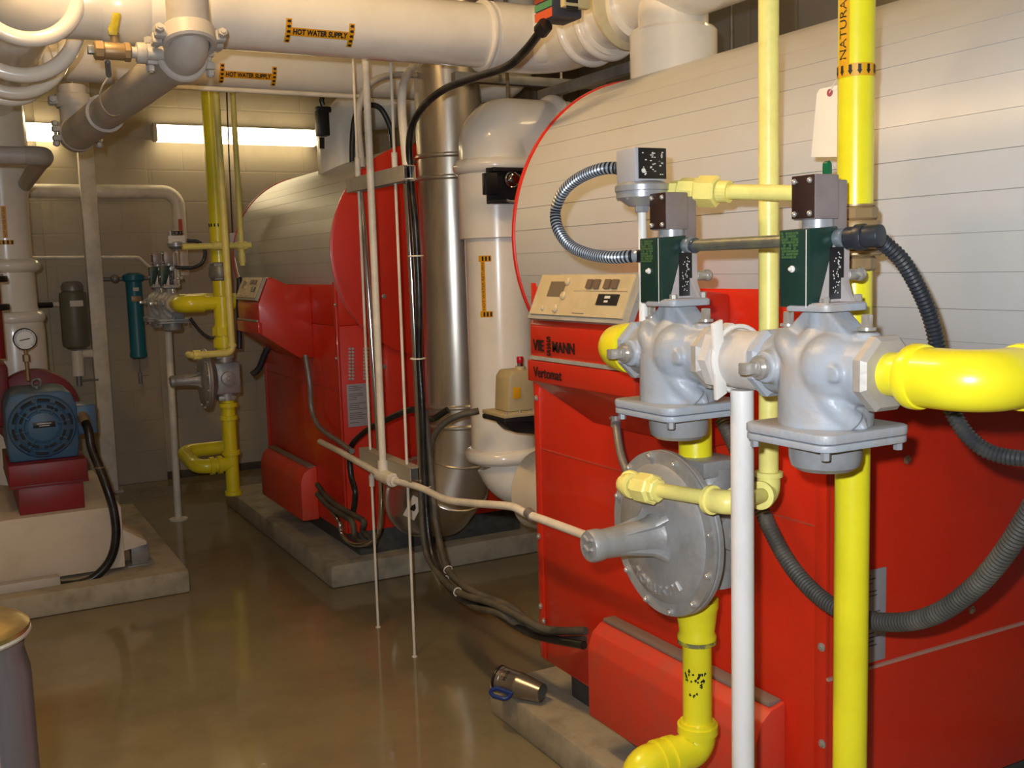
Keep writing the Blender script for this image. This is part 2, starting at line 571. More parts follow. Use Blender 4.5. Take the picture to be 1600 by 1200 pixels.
def boiler(label, cy0, cy1, jy0, jy1, ky0, ky1, ly0, ly1, near):
    B = thing('boiler', label, 'boiler', (CX, (cy0 + cy1) / 2, 0.1))
    XC = 1.44
    # plinth
    build('plinth', MB().box2((1.51, cy0 + .04, 0.1), (2.32, cy1 - .05, 0.23), 0.004), M_plinth, B)
    # lower casing
    mb = MB()
    mb.box2((XC, cy0, 0.215), (2.34, cy1, 1.12), 0.006)
    mb.box2((XC, cy0 + .001, 1.12), (1.60, cy1, 1.328), 0.004)
    if near:
        mb.box2((XC + .004, cy0, 1.11), (2.30, cy0 + 0.03, 1.25), 0.003)
    case = build('casing', mb, M_red, B)
    # corner strips of the side sheet
    mb = MB()
    for yy in (cy0 + 0.0, cy1 - 0.03):
        mb.box2((XC - .003, yy, 0.22), (XC + .01, yy + 0.03, 1.32), 0.002)
    build('edge_strip', mb, M_red, B)
    # jacket: planks on the cylinder
    mb = MB()
    n = 46
    r0 = CR
    zcut = 1.10
    for i in range(n):
        a0 = 2 * pi * i / n + 0.09
        a1 = a0 + 2 * pi / n
        y0 = jy0
        mid = CZ + r0 * sin((a0 + a1) / 2)
        if mid < zcut: y0 = max(jy0, cy0 + .015)
        y1 = jy1
        g = (0.0011 if i % 4 == 1 else 0.0004) / r0
        pts = []
        for k in range(5):
            a = a0 + g + (a1 - a0 - 2 * g) * k / 4
            pts.append((r0 * cos(a), r0 * sin(a)))
        inner = [(p[0] * 0.9955, p[1] * 0.9955) for p in reversed(pts)]
        mb.prism(pts + inner, lambda u, v, d: Vector((CX + u, d, CZ + v)), y0, y1)
    build('jacket', mb, M_jacket, B)
    # dark seam liner below the planks
    mb = MB()
    mb.lathe([(r0 * 0.9965, 0), (r0 * 0.9965, jy1 - max(jy0, cy0) - 0.03)], (CX, max(jy0, cy0) + 0.022, CZ), (0, 1, 0), 64)
    if near:
        a0 = math.asin((zcut + 0.02 - CZ) / r0)
        arc = [(r0 * .9965 * cos(a0 + (pi - 2 * a0) * k / 40), r0 * .9965 * sin(a0 + (pi - 2 * a0) * k / 40)) for k in range(41)]
        mb.prism(arc, lambda u, v, d: Vector((CX + u, d, CZ + v)), jy0 + 0.005, cy0 + 0.02)
    build('jacket_liner', mb, mat('seam_liner_grey', '#9d9a94', 0.6), B)
    # end plates and rims
    def plate(y, out, name):
        mb = MB()
        mb.lathe([(0, 0), (CR - .004, 0), (CR + .004, .004), (CR + .005, .007), (CR + .005, .013), (CR - .01, .018), (0, .018)], (CX, y, CZ), (0, out, 0), 72)
        return build(name, mb, M_red, B)
    plate(jy1, 1, 'end_plate')
    if not near:
        pl = plate(jy0, -1, 'end_plate')
        mb = MB()
        for (a, b) in ((593, 412 - 130), (600, 463)):
            screw(mb, P(a, b, y=jy0 - .018), (0, -1, 0))
        for (a, b) in ((646, 222), (647, 252), (600, 573)):
            screw(mb, P(a, b, y=jy0 - .018), (0, -1, 0))
        build('plate_screw', mb, M_zinc, pl)
    # console
    pts = [(1.20, 1.085), (1.20, 1.218), (1.206, 1.228), (1.247, 1.325), (1.262, 1.333), (1.33, 1.30), (XC, 1.285), (XC, 0.965), (1.375, 0.965)]
    mb = MB().prism(pts, lambda u, v, d: Vector((u, d, v)), ky0, ky1, 0.004)
    con = build('control_console', mb, M_red2, B)
    mb = MB()
    mb.box2((1.192, ky0 - .003, 1.085), (1.21, ky1 + .003, 1.135), 0.003)   # lower band
    mb.box2((1.199, ky0 + .003, 1.150), (1.206, ky1 - .003, 1.215), 0.002)
    build('console_band', mb, M_red2, con)
    build('dust_strip', MB().box2((1.193, ky0 + .02, 1.137), (1.203, ky1 - .005, 1.145)), M_dirtbeige, con)
    # sloping panel plate, local frame on the slope
    a = Vector((1.203, 0, 1.228)); b = Vector((1.247, 0, 1.330))
    sl = (b - a).normalized()
    nrm = Vector((-sl.z, 0, sl.x))
    L = (b - a).length
    def FN(u, v, w=0.0, ky0=ky0, ky1=ky1):   # u along -y from far edge, v up the slope
        q = a + sl * (v * L) + nrm * (w + 0.001)
        return Vector((q.x, ky1 + (ky0 - ky1) * u, q.z))
    def rect(mb, u0, u1, v0, v1, w0, w1):
        mb.prism([(u0, v0), (u1, v0), (u1, v1), (u0, v1)], lambda u, v, d: FN(u, v, d), w0, w1)
    mb = MB()
    rect(mb, 0.02, 0.97, 0.0, 0.99, 0, 0.014)
    fr = build('panel_frame', mb, M_dirtbeige, con)
    mb = MB()
    rect(mb, 0.045, 0.92, 0.09, 0.95, 0.014, 0.018)
    pf = build('panel_face', mb, M_beige, fr)
    mb = MB(); rect(mb, 0.17, 0.32, 0.48, 0.80, 0.018, 0.020)
    build('display', mb, mat('panel_display', '#6f6354', 0.3), fr)
    for (u0, v0) in ((0.53, 0.66), (0.595, 0.66), (0.69, 0.66), (0.755, 0.66)):
        mb = MB(); rect(mb, u0, u0 + 0.048, v0, v0 + 0.18, 0.018, 0.023)
        build('rocker_switch', mb, mat('switch_brown', '#6a5847', 0.4) if (u0, v0) == (0.53, 0.66) else bpy.data.materials['switch_brown'], fr)
    mb = MB(); rect(mb, 0.665, 0.845, 0.33, 0.55, 0.018, 0.020)
    build('black_label', mb, M_dark, fr, label='small black label with white marks')
    mb = MB(); rect(mb, 0.73, 0.775, 0.46, 0.51, 0.020, 0.021); rect(mb, 0.735, 0.765, 0.38, 0.42, 0.020, 0.021)
    build('label_mark', mb, M_label, fr)
    mb = MB()
    for (u, v, r) in ((0.335, 0.80, 0.009), (0.335, 0.50, 0.010), (0.30, 0.22, 0.010), (0.17, 0.22, 0.006)):
        mb.lathe([(r, 0), (r, 0.003), (r * .6, 0.006), (0, 0.006)], FN(u, v, 0.018), nrm, 20)
    build('knob', mb, M_beige, fr)
    mb = MB()
    rect(mb, 0.42, 0.90, 0.605, 0.612, 0.018, 0.0185)
    rect(mb, 0.47, 0.58, 0.14, 0.155, 0.018, 0.0185)
    build('panel_line', mb, M_print, fr)
    if near:
        mb = MB()
        def LT(z0, x0):
            return lambda u, v, w: Vector((x0 - w, yc - u, z0 + v))
        yc = P(868, 541, x=1.2).y
        z0 = P(868, 543, x=1.2).z
        lw = 0.0
        mb.text('VIE', 0.036, lambda u, v, w: Vector((1.1985 - w, P(834.5, 541, x=1.2).y - u, z0 + v)), 0.001, 1.0, 'LEFT', 0.0005)
        mb.text('MANN', 0.034, lambda u, v, w: Vector((1.1985 - w, P(864, 541, x=1.2).y - u, z0 + v)), 0.001, 0.95, 'LEFT', 0.0005)
        for dz in (0.0165, 0.001, -0.0145):
            mb.text('S', 0.034, lambda u, v, w: Vector((1.1985 - w, P(858.5, 541, x=1.2).y - u, z0 + v * .52 + dz)), 0.001, 1.15, 'CENTER', 0.0006)
        build('raised_lettering', mb, M_inkr, con, label='dark embossed maker lettering')
        mb = MB()
        mb.text('Vertomat', 0.034, lambda u, v, w: Vector((1.1915 - w, P(839, 585, x=1.2).y - u, P(860, 584, x=1.2).z + v)), 0.0007, 0.95, 'LEFT', 0.0003)
        build('badge_lettering', mb, M_inkr, con, label='dark worn lettering on lower band')
    # low burner side cover
    pts = [(1.36, 0.205), (1.36, 0.385), (1.375, 0.425), (1.40, 0.445), (XC, 0.455), (XC, 0.205)]
    lc = build('lower_side_cover', MB().prism(pts, lambda u, v, d: Vector((u, d, v)), ly0, ly1, 0.005), M_redf, B)
    build('dust_layer', MB().box2((1.402, ly0 + .01, 0.447), (XC - .002, ly1 - .01, 0.458), 0.003), mat('grey_dust', '#7d6a60', 0.95) if near else bpy.data.materials['grey_dust'], lc)
    # side panel seams and screws
    mb = MB()
    mb.box2((XC - .0015, cy0 + .03, 0.838), (XC, cy1 - .03, 0.842))
    build('panel_seam', mb, mat('seam_pink', '#b5442f', 0.6) if near else bpy.data.materials['seam_pink'], B)
    mb = MB()
    if near:
        for (px, py) in ((842, 838), (845, 947), (838, 622), (850, 970), (1285, 1162), (1284, 1011)):
            screw(mb, P(px, py, x=XC - .003), (-1, 0, 0), 0.006)
        for (px, py) in ((1417, 718), (1518, 953)):
            screw(mb, P(px, py, y=cy0), (0, -1, 0), 0.006)
    else:
        for (px, py) in ((524, 476), (526, 560)):
            screw(mb, P(px, py, x=XC - .003), (-1, 0, 0), 0.007)
    build('screw', mb, M_zinc, B)
    # end-face plate, label and terminals
    yf = cy0
    mb = MB()
    if near:
        mb.box2((XC + .0, yf - .006, P(1356, 1042, y=yf).z - .004), (2.33, yf, P(1356, 1042, y=yf).z + .002))
        build('end_seam', mb, mat('pale_seam', '#b98a78', 0.6), B)
        q0, q1 = P(1330, 897, y=yf), P(1381, 1028, y=yf)
    else:
        q0, q1 = P(541, 601, y=yf), P(579, 664, y=yf)

        for cxp in (546, 569):
            for i in range(10):
                for j in range(2):
                    q = P(cxp + j * 5, 545 + i * 5.2, y=yf)
                    mb.lathe([(0.006, 0), (0.006, 0.006), (0.003, 0.009), (0, 0.009)], q, (0, -1, 0), 8)
        build('terminal_strip', mb, M_greyp, B)
    lb = build('data_plate', MB().box2((q0.x, yf - .004, q1.z), (q1.x, yf, q0.z), 0.001), M_labelg, B, label='grey rectangular data plate')
    mb = MB()
    w = q1.x - q0.x
    rnd = random.Random(3)
    for i in range(20):
        zz = q0.z - (q0.z - q1.z) * (0.05 + 0.045 * i)
        if i % 5 == 3: continue
        mb.box2((q0.x + w * .08, yf - .0048, zz - .0012), (q0.x + w * (.4 + .5 * rnd.random()), yf - .004, zz + .0012))
    build('fine_print', mb, M_print, lb)
    return B

nb = boiler('near red boiler with grey cylindrical jacket, the one with the readable maker name', 1.42, 2.54, 0.45, 2.59, 1.70, 2.13, 1.53, 2.16, True)
fb = boiler('far red boiler with red round end plate behind the vertical conduits', 4.22, 5.42, 4.20, 5.86, 4.56, 4.93, 4.60, 5.30, False)

# ------------------------------------------------------------------ pipe helper
def pipe_thing(name, label, cat, pts, r, m, rad=None, collars=(), seg=28, group=None, extra=None, cr=1.25, cl=0.03):
    """pipe with rounded bends as one mesh, collars = list of (point, axis) rings as a part"""
    pts = [Vector(p) for p in pts]
    t = thing(name, label, cat, pts[0], group=group)
    mb = MB()
    mb.tube(fillet(pts, rad or r * 1.8, 10) if len(pts) > 2 else pts, r, seg)
    build('pipe_run', mb, m, t)
    if collars:
        for (c, ax) in collars:
            c, ax = Vector(c), Vector(ax).normalized()
            mb = MB()
            R = r * cr
            mb.lathe([(r * .9, -cl), (R * .93, -cl), (R, -cl * .7), (R, cl * .7), (R * .93, cl), (r * .9, cl)], c, ax, seg, cap=False)
            build('collar', mb, m, t)
    return t

X, Yv, Zv = Vector((1, 0, 0)), Vector((0, 1, 0)), Vector((0, 0, 1))
# ------------------------------------------------------------------ insulated pipes overhead
def pipe_label(parent_t, r, centre, ax, s, mirror=1):
    """H shaped sticker with lettering on a pipe running along +x, seen from -y"""
    base = Vector(centre)
    def fn(u, v, w):
        a = v / r + s
        return base + X * u + (Vector((0, -cos(a), sin(a)))) * (r + 0.0008 + w)
    return fn

def hot_label(t, r, base, tilt, L, H, txt='HOT WATER SUPPLY', col=None, arrows=5):
    fn = pipe_label(t, r, base, None, tilt)
    mb = MB()
    def patch(u0, u1, v0, v1, w=0.0, n=8):
        vs, fs = [], []
        for i in range(n + 1):
            v = v0 + (v1 - v0) * i / n
            vs += [fn(u0, v, w), fn(u1, v, w)]
        for i in range(n):
            fs.append((2 * i, 2 * i + 1, 2 * i + 3, 2 * i + 2))
        mb.raw(vs, fs)
    aw = L * 0.085
    patch(-L / 2, -L / 2 + aw, -H / 2, H / 2)
    patch(L / 2 - aw, L / 2, -H / 2, H / 2)
    patch(-L / 2 + aw, L / 2 - aw, -H * .17, H * .17)
    st = build('sticker', mb, col or M_sticker, t, label='yellow flow sticker')
    mb = MB()
    for uu in (-L / 2 + aw / 2, L / 2 - aw / 2):
        for k in range(arrows):
            vc = -H / 2 + H * (k + .5) / arrows
            h = H / arrows * .26
            q = [(uu - aw * .33, 0), (uu - aw * .08, -h * 1.25), (uu - aw * .08, -h), (uu + aw * .33, -h), (uu + aw * .33, h), (uu - aw * .08, h), (uu - aw * .08, h * 1.25)]
            mb.raw([fn(u, vc + v, .0008) for u, v in q], [tuple(range(7))])
    mb.text(txt, H * .30, lambda u, v, w: fn(u, v, .0008 + w), 0.0, (L - 2 * aw) / (H * .30 * len(txt) * .62), 'CENTER', 0.0010)
    build('flow_lettering', mb, M_ink, st)

# pipe A : supply main in front of the flue, turning to the boiler riser
YA = 3.1
zA = (P(600, 90, y=YA).z + P(680, 3, y=YA).z) / 2
rA = 0.100
XA0, XA1 = 0.235, 1.86
def big_pipe(name, label, pts, r, bend, joints):
    t = thing(name, label, 'pipe', pts[0])
    mb = MB()
    mb.tube(fillet(pts, bend, 14), r, 40)
    build('pipe_run', mb, M_white, t)
    for (c, ax, R, cl) in joints:
        mb = MB()
        c = Vector(c)
        prof = [(r * .95, -cl * 1.15), (R * .985, -cl), (R, -cl * .75), (R * 1.012, 0), (R, cl * .75), (R * .985, cl), (r * .95, cl * 1.15)]
        mb.lathe(prof, c, ax, 40, cap=False)
        build('insulation_jacket', mb, M_white, t)
    return t
pA = big_pipe('insulated_pipe', 'nearer overhead white hot water supply main with the larger sticker', [(XA0, 4.30, zA), (XA0, YA, zA), (XA1, YA, zA), (XA1, 2.6, zA + .01)], rA, 0.17,
              [((P(752, 50, y=YA).x, YA, zA), X, rA + .012, 0.008)])
mb = MB()
pa, pb = P(762, 50, y=YA).x, P(800, 50, y=YA).x
mb.tube(fillet([(pa, YA, zA), (XA1, YA, zA), (XA1, 2.74, zA)], 0.17, 14), rA + 0.010, 40)
build('elbow_cover', mb, M_white, pA)
for (yy, R) in ((2.86, .128), (2.76, .128)):
    build('insulation_ring', MB().ring((XA1, yy, zA), Yv, rA + .012, .014, 48), M_white, pA)
for (yy, R, q) in ((3.02, rA + .030, .020), (3.34, rA + .060, .022), (3.66, rA + .055, .020), (3.95, rA + .03, .018)):
    mb = MB()
    mb.ring((XA0, yy, zA - (yy - 3.1) * .02), Yv, R, q, 56, 14)
    build('insulation_ring', mb, M_white, pA)
mb = MB(); mb.lathe([(rA * .95, -.02), (rA + .008, 0), (rA + .008, .10), (rA * .95, .12)], (XA0 + .20, YA, zA), X, 40, cap=False)
build('elbow_joint', mb, M_white, pA)
# label on A
lc = P(503, 51, y=YA - rA)
w = P(557, 51, y=YA - rA).x - P(450, 51, y=YA - rA).x
vv = (lc.z - zA)
hot_label(pA, rA, (lc.x, YA, zA), math.asin(max(-1, min(1, vv / rA))), w, w * .35)

# pipe B
YB2 = 4.36
rB = 0.098
zB = P(400, 140, y=YB2).z + rB * .93
pB = big_pipe('insulated_pipe', 'farther overhead white hot water supply main with the smaller sticker, behind the flue', [(0.262, 5.53, zB), (0.25, YB2, zB), (2.42, YB2, zB), (2.42, YB2, ZC)], rB, 0.15, [])
hw = P(434, 117, y=YB2 - rB).x - P(345, 117, y=YB2 - rB).x
lcB = P(389.5, 117, y=YB2 - rB)
hot_label(pB, rB, (lcB.x, YB2, zB), math.asin(max(-1, min(1, (lcB.z - zB) / rB))), hw, hw * .36)

# riser on the near boiler with a tee
ry = P(1052, 60, x=CX).y
mb = MB()
riser = thing('boiler_riser', 'white insulated riser on top of the near grey jacket with overhead tee', 'pipe', (CX, ry, CZ + CR))
hs = P(1052, 28, y=ry - .12).z - (CZ + CR)
mb.lathe([(.124, -.03), (.124, hs - .01), (.118, hs - .002), (.098, hs)], (CX, ry, CZ + CR), Zv, 56)
build('riser_jacket', mb, M_white, riser)
mb = MB()
zt = CZ + CR + hs + .13
mb.lathe([(.10, hs - .01), (.10, hs + .12)], (CX, ry, CZ + CR), Zv, 48)
mb.tube([(CX - .0, ry + .22, zt), (CX, ry - .9, zt)], .112, 40)
build('tee_run', mb, M_white, riser)
mb = MB()
mb.lathe([(0, 0), (.135, 0), (.15, .01), (.15, .02), (.1, .03)], (CX - .02, ry + .19, zt), (-.25, 1, 0), 48)
build('cut_insulation_face', mb, mat('raw_insulation', '#dccfa8', 0.8, dirt='#b79c63', dirt_amt=.4, scale=14), riser)

# flue
FXc = P(704, 300, y=3.9).x
rf = 0.133
flue = thing('flue_pipe', 'tall stainless steel flue rising from the back of the far boiler', 'flue', (FXc, 3.9, .3))
zb = P(712, 712, y=3.9).z
mb = MB()
mb.cyl((FXc, 3.9, zb), (FXc, 3.9, ZC), rf, seg=56)
build('flue_tube', mb, M_steel, flue)
for py in (240, 283 - 8, 640, 672):
    z = P(700, py, y=3.9 - rf).z
    mb = MB(); mb.ring((FXc, 3.9, z), Zv, rf, .010, 56, 10)
    build('flue_band', mb, M_steel, flue)
# mitred bend towards the boiler
e = P(655, 772, y=4.20)
c0 = Vector((FXc, 3.9, P(712, 712, y=3.9).z))
c1 = P(707, 757, y=3.90)
c2 = P(690, 775, y=3.98)
rr_ = [rf + .002, rf + .014, .168, .168]
def seg_ring(c, ax, r, n=48):
    ax = Vector(ax).normalized()
    e1 = (X - ax * X.dot(ax)).normalized(); e2 = ax.cross(e1)
    return [Vector(c) + (e1 * cos(2 * pi * k / n) + e2 * sin(2 * pi * k / n)) * r for k in range(n)]
def skin(mb, rings, cap=False):
    vs, fs = [], []
    n = len(rings[0])
    for r in rings: vs += r
    for i in range(len(rings) - 1):
        for k in range(n):
            fs.append((i * n + k, i * n + (k + 1) % n, (i + 1) * n + (k + 1) % n, (i + 1) * n + k))
    if cap:
        fs.append(tuple(range(n))); fs.append(tuple((len(rings) - 1) * n + k for k in range(n)))
    mb.raw(vs, fs)
RB = .172
mb = MB()
skin(mb, [seg_ring(c0 + Vector((0, 0, .03)), (0, 0, -1), rf + .001), seg_ring(c0, (0, .25, -1), rf + .003), seg_ring(c1, (-.05, .75, -1), .150)])
build('flue_bend', mb, M_steel, flue)
mb = MB()
skin(mb, [seg_ring(c1, (-.05, .75, -1), .150), seg_ring(c2, (-.10, 1, -.25), RB), seg_ring(e + Vector((0, -.05, 0)), (0, 1, 0), RB + .004), seg_ring(e, (0, 1, 0), RB + .004)])
build('flue_outlet', mb, M_steel, flue)
mb = MB()
mb.ring(c1, (-.05, .75, -1), .151, .006, 48, 10)
mb.ring(e + Vector((0, -.05, 0)), (0, 1, 0), RB + .006, .006, 48, 10)
mb.ring(c0, (0, .25, -1), rf + .004, .005, 48, 10)
build('bend_seam', mb, M_steel, flue)
# paper tag on the bend
q = P(643, 792, y=3.90)
tb = MB()
def tg(u, v, w):
    a = radians(-32)
    return q + Vector((cos(a) * u - sin(a) * v, -.02 - w, sin(a) * u + cos(a) * v))
tb.prism([(-.028, -.045), (.028, -.045), (.028, .045), (-.028, .045)], tg, 0, .001)
tgb = build('paper_tag', tb, M_label, flue, label='small white paper tag with black mark')
tb = MB(); tb.prism([(-.012, -.012), (.010, -.012), (.010, .004), (-.002, .018), (-.012, .004)], tg, .001, .002)
build('tag_mark', tb, M_ink, tgb)

# white return pipe right of flue
WX, WY = P(781, 500, y=3.4).x, 3.4
rw = .120
zt1 = P(780, 215, y=3.4).z + .06
wret = thing('insulated_pipe', 'tall white return pipe between the flue and the near boiler', 'pipe', (WX, WY, .4))
ztop = P(800, 212, y=WY).z
mb = MB()
mb.tube(fillet([(WX, WY, P(790, 720, y=WY).z), (WX, WY, ztop), (WX + .62, WY, ztop)], .16, 14), rw, 44)
build('pipe_run', mb, M_white, wret)
mb = MB()
zc0, zc1 = P(770, 372, y=WY).z, P(770, 262, y=WY).z
mb.lathe([(rw, -.004), (rw + .018, 0), (rw + .018, zc1 - zc0)], (WX, WY, zc0), Zv, 44)
build('wide_sleeve', mb, M_white, wret)
mb = MB()
mb.tube(fillet([(WX, WY, zc1 + .02), (WX, WY, ztop), (WX + .30, WY, ztop)], .16, 14), rw + .012, 44)
build('elbow_cover', mb, M_white, wret)
build('insulation_ring', MB().ring((WX, WY, zc1), Zv, rw + .008, .028, 48, 14), M_white, wret)
build('insulation_ring', MB().ring((WX + .235, WY, ztop), X, rw + .008, .026, 48, 14), M_white, wret)
build('insulation_ring', MB().ring((WX, WY, P(790, 708, y=WY).z), Zv, rw - .002, .028, 48, 14), M_white, wret)
zl = P(790, 722, y=WY).z
cc = P(838, 768, y=3.02)
mb = MB()
mb.tube(fillet([(WX, WY, zl + .02), (WX + .03, WY - .02, cc.z - .02), (WX + .25, WY - .1, cc.z - .03)], .14, 12), rw - .008, 40)
build('lower_elbow', mb, M_white, wret)
dx = cc
mb = MB()
dd = Vector((-.35, .95, 0)).normalized()
mb.lathe([(0, 0), (.128, 0), (.134, .006), (.134, .5)], Vector((dx.x + .02, 3.06, cc.z)), -dd, 56)
build('end_cap', mb, mat('beige_pipe_cap', '#c9bda8', 0.55, dirt='#a99b83', dirt_amt=.3, scale=6), wret)
# sticker with lettering up the return pipe
def wfn(u, v, w):
    a = u / rw + radians(238)
    return Vector((WX + cos(a) * (rw + .0008 + w), WY + sin(a) * (rw + .0008 + w), v))
mb = MB()
z0_, z1_ = P(742, 495, y=WY).z, P(742, 400, y=WY).z
def cpatch(mb, fn, u0, u1, v0, v1, w=0.0, n=8):
    vs, fs = [], []
    for i in range(n + 1):
        u = u0 + (u1 - u0) * i / n
        vs += [fn(u, v0, w), fn(u, v1, w)]
    for i in range(n):
        fs.append((2 * i, 2 * i + 1, 2 * i + 3, 2 * i + 2))
    mb.raw(vs, fs)
U0 = -.045
cpatch(mb, wfn, U0 - .02, U0 + .03, z0_, z0_ + .022)
cpatch(mb, wfn, U0 - .02, U0 + .03, z1_ - .022, z1_)
cpatch(mb, wfn, U0 - .012, U0 + .005, z0_, z1_)
st = build('sticker', mb, M_sticker, wret, label='yellow vertical flow sticker')
mb = MB()
for k in range(3):
    for zz in (z0_ + .003, z1_ - .019):
        cpatch(mb, wfn, U0 - .006 + k * .013, U0 + .001 + k * .013, zz, zz + .016, .0006, 2)
mb.text('HOT WATER RETURN', .016, lambda u, v, w: wfn(U0 - .003 - v * .8, (z0_ + z1_) / 2 + u, .0006), 0, (z1_ - z0_ - .05) / (.016 * 16 * .62), 'CENTER')
build('flow_lettering', mb, M_ink, st)

# black damper bracket on the return pipe
q0 = P(783, 290, y=3.2)
dm = thing('valve_lever', 'black valve lever plate with chrome bolt on the tall white return pipe', 'valve lever', (q0.x, 3.24, q0.z))
mb = MB()
a, b = P(758, 318, y=3.22), P(812, 262, y=3.22)
mb.box2((a.x + .02, 3.235, a.z), (b.x + .05, 3.25, b.z), .003)
mb.box2((a.x, 3.215, a.z + .03), (a.x + .05, 3.24, b.z - .02), .003)
mb.box2((a.x + .03, 3.21, b.z - .015), (b.x + .05, 3.25, b.z), .003)
mb.box2((a.x + .02, 3.21, a.z), (b.x + .05, 3.25, a.z + .012), .003)
build('bracket_plate', mb, M_dark, dm)
mb = MB()
qc = P(799, 281, y=3.22)
mb.lathe([(.02, 0), (.02, .01), (.012, .012), (.012, .03), (.017, .03), (.017, .042), (0, .044)], qc, (0, -1, 0), 20)
mb.ring(qc + Vector((0, -.004, 0)), Yv, .026, .004, 24, 8)
build('bolt', mb, M_chrome, dm)
mb = MB()
mb.ring(P(800, 290, y=3.21), Yv, .055, .005, 24, 8, 1.9, 3.6)
build('lever', mb, M_galv, dm)

# beige actuator beside the near boiler
q = P(798, 640, y=2.95)
act = thing('damper_actuator', 'beige actuator with red cap and black base beside the near boiler', 'actuator', (q.x, 2.95, q.z - .07))
sx = P(830, 640, y=2.95).x - P(787, 640, y=2.95).x
z_b, z_t = P(800, 642, y=2.95).z, P(806, 578, y=2.95).z
xl = P(788, 640, y=2.95).x
mb = MB()
def body(u, v, d): return Vector((u, d, v))
mb.prism([(xl - .002, z_b), (xl + .105, z_b), (xl + .10, z_t - .02), (xl + .085, z_t), (xl + .02, z_t), (xl + .006, z_t - .02)], body, 2.92, 3.02, .008)
build('housing', mb, M_damper, act)
mb = MB(); mb.box2((xl - .032, 2.89, z_b - .014), (xl + .13, 3.05, z_b), .004)
build('cover_flange', mb, M_damper, act)
mb = MB()
mb.box2((xl - .032, 2.89, z_b - .03), (xl + .13, 3.05, z_b - .0145), .004)
mb.prism([(xl, z_b - .03), (xl + .11, z_b - .03), (xl + .11, z_b - .085), (xl + .03, z_b - .07), (xl + .004, z_b - .045)], body, 2.93, 3.02, .006)
build('base', mb, M_dark, act)
mb = MB(); qx = P(815, 570, y=2.95)
mb.cyl((qx.x, 2.96, z_t - .002), (qx.x, 2.96, z_t + .01), .017, seg=20)
build('cap_seat', mb, M_damper, act)
mb = MB(); mb.cyl((qx.x, 2.96, z_t + .01), (qx.x, 2.96, z_t + .02), .010, seg=20); 
build('cap_neck', mb, M_chrome, act)
mb = MB(); mb.cyl((qx.x, 2.96, z_t + .02), (qx.x, 2.96, z_t + .042), .011, seg=20, bev=.002)
build('cap', mb, M_redp, act)
mb = MB(); q = P(807, 612, y=2.919)
mb.box2((q.x - .014, 2.9155, q.z - .022), (q.x + .014, 2.9185, q.z + .014), .0008)
build('yellow_sticker', mb, M_gasst, act)
mb = MB()
for u in (xl - .02, xl + .03, xl + .08):
    screw(mb, Vector((u, 2.90, z_b)), (0, 0, 1), .004)
build('screw', mb, M_zinc, act)

# ------------------------------------------------------------------ near gas train
TX = 1.05
RY, LY = px_y = (P(1290, 600, x=TX).y, P(1060, 600, x=TX).y)
TZ = 1.207
RZ = -pi / 2     # local +X points to the camera side (world -y), local -Y to the aisle

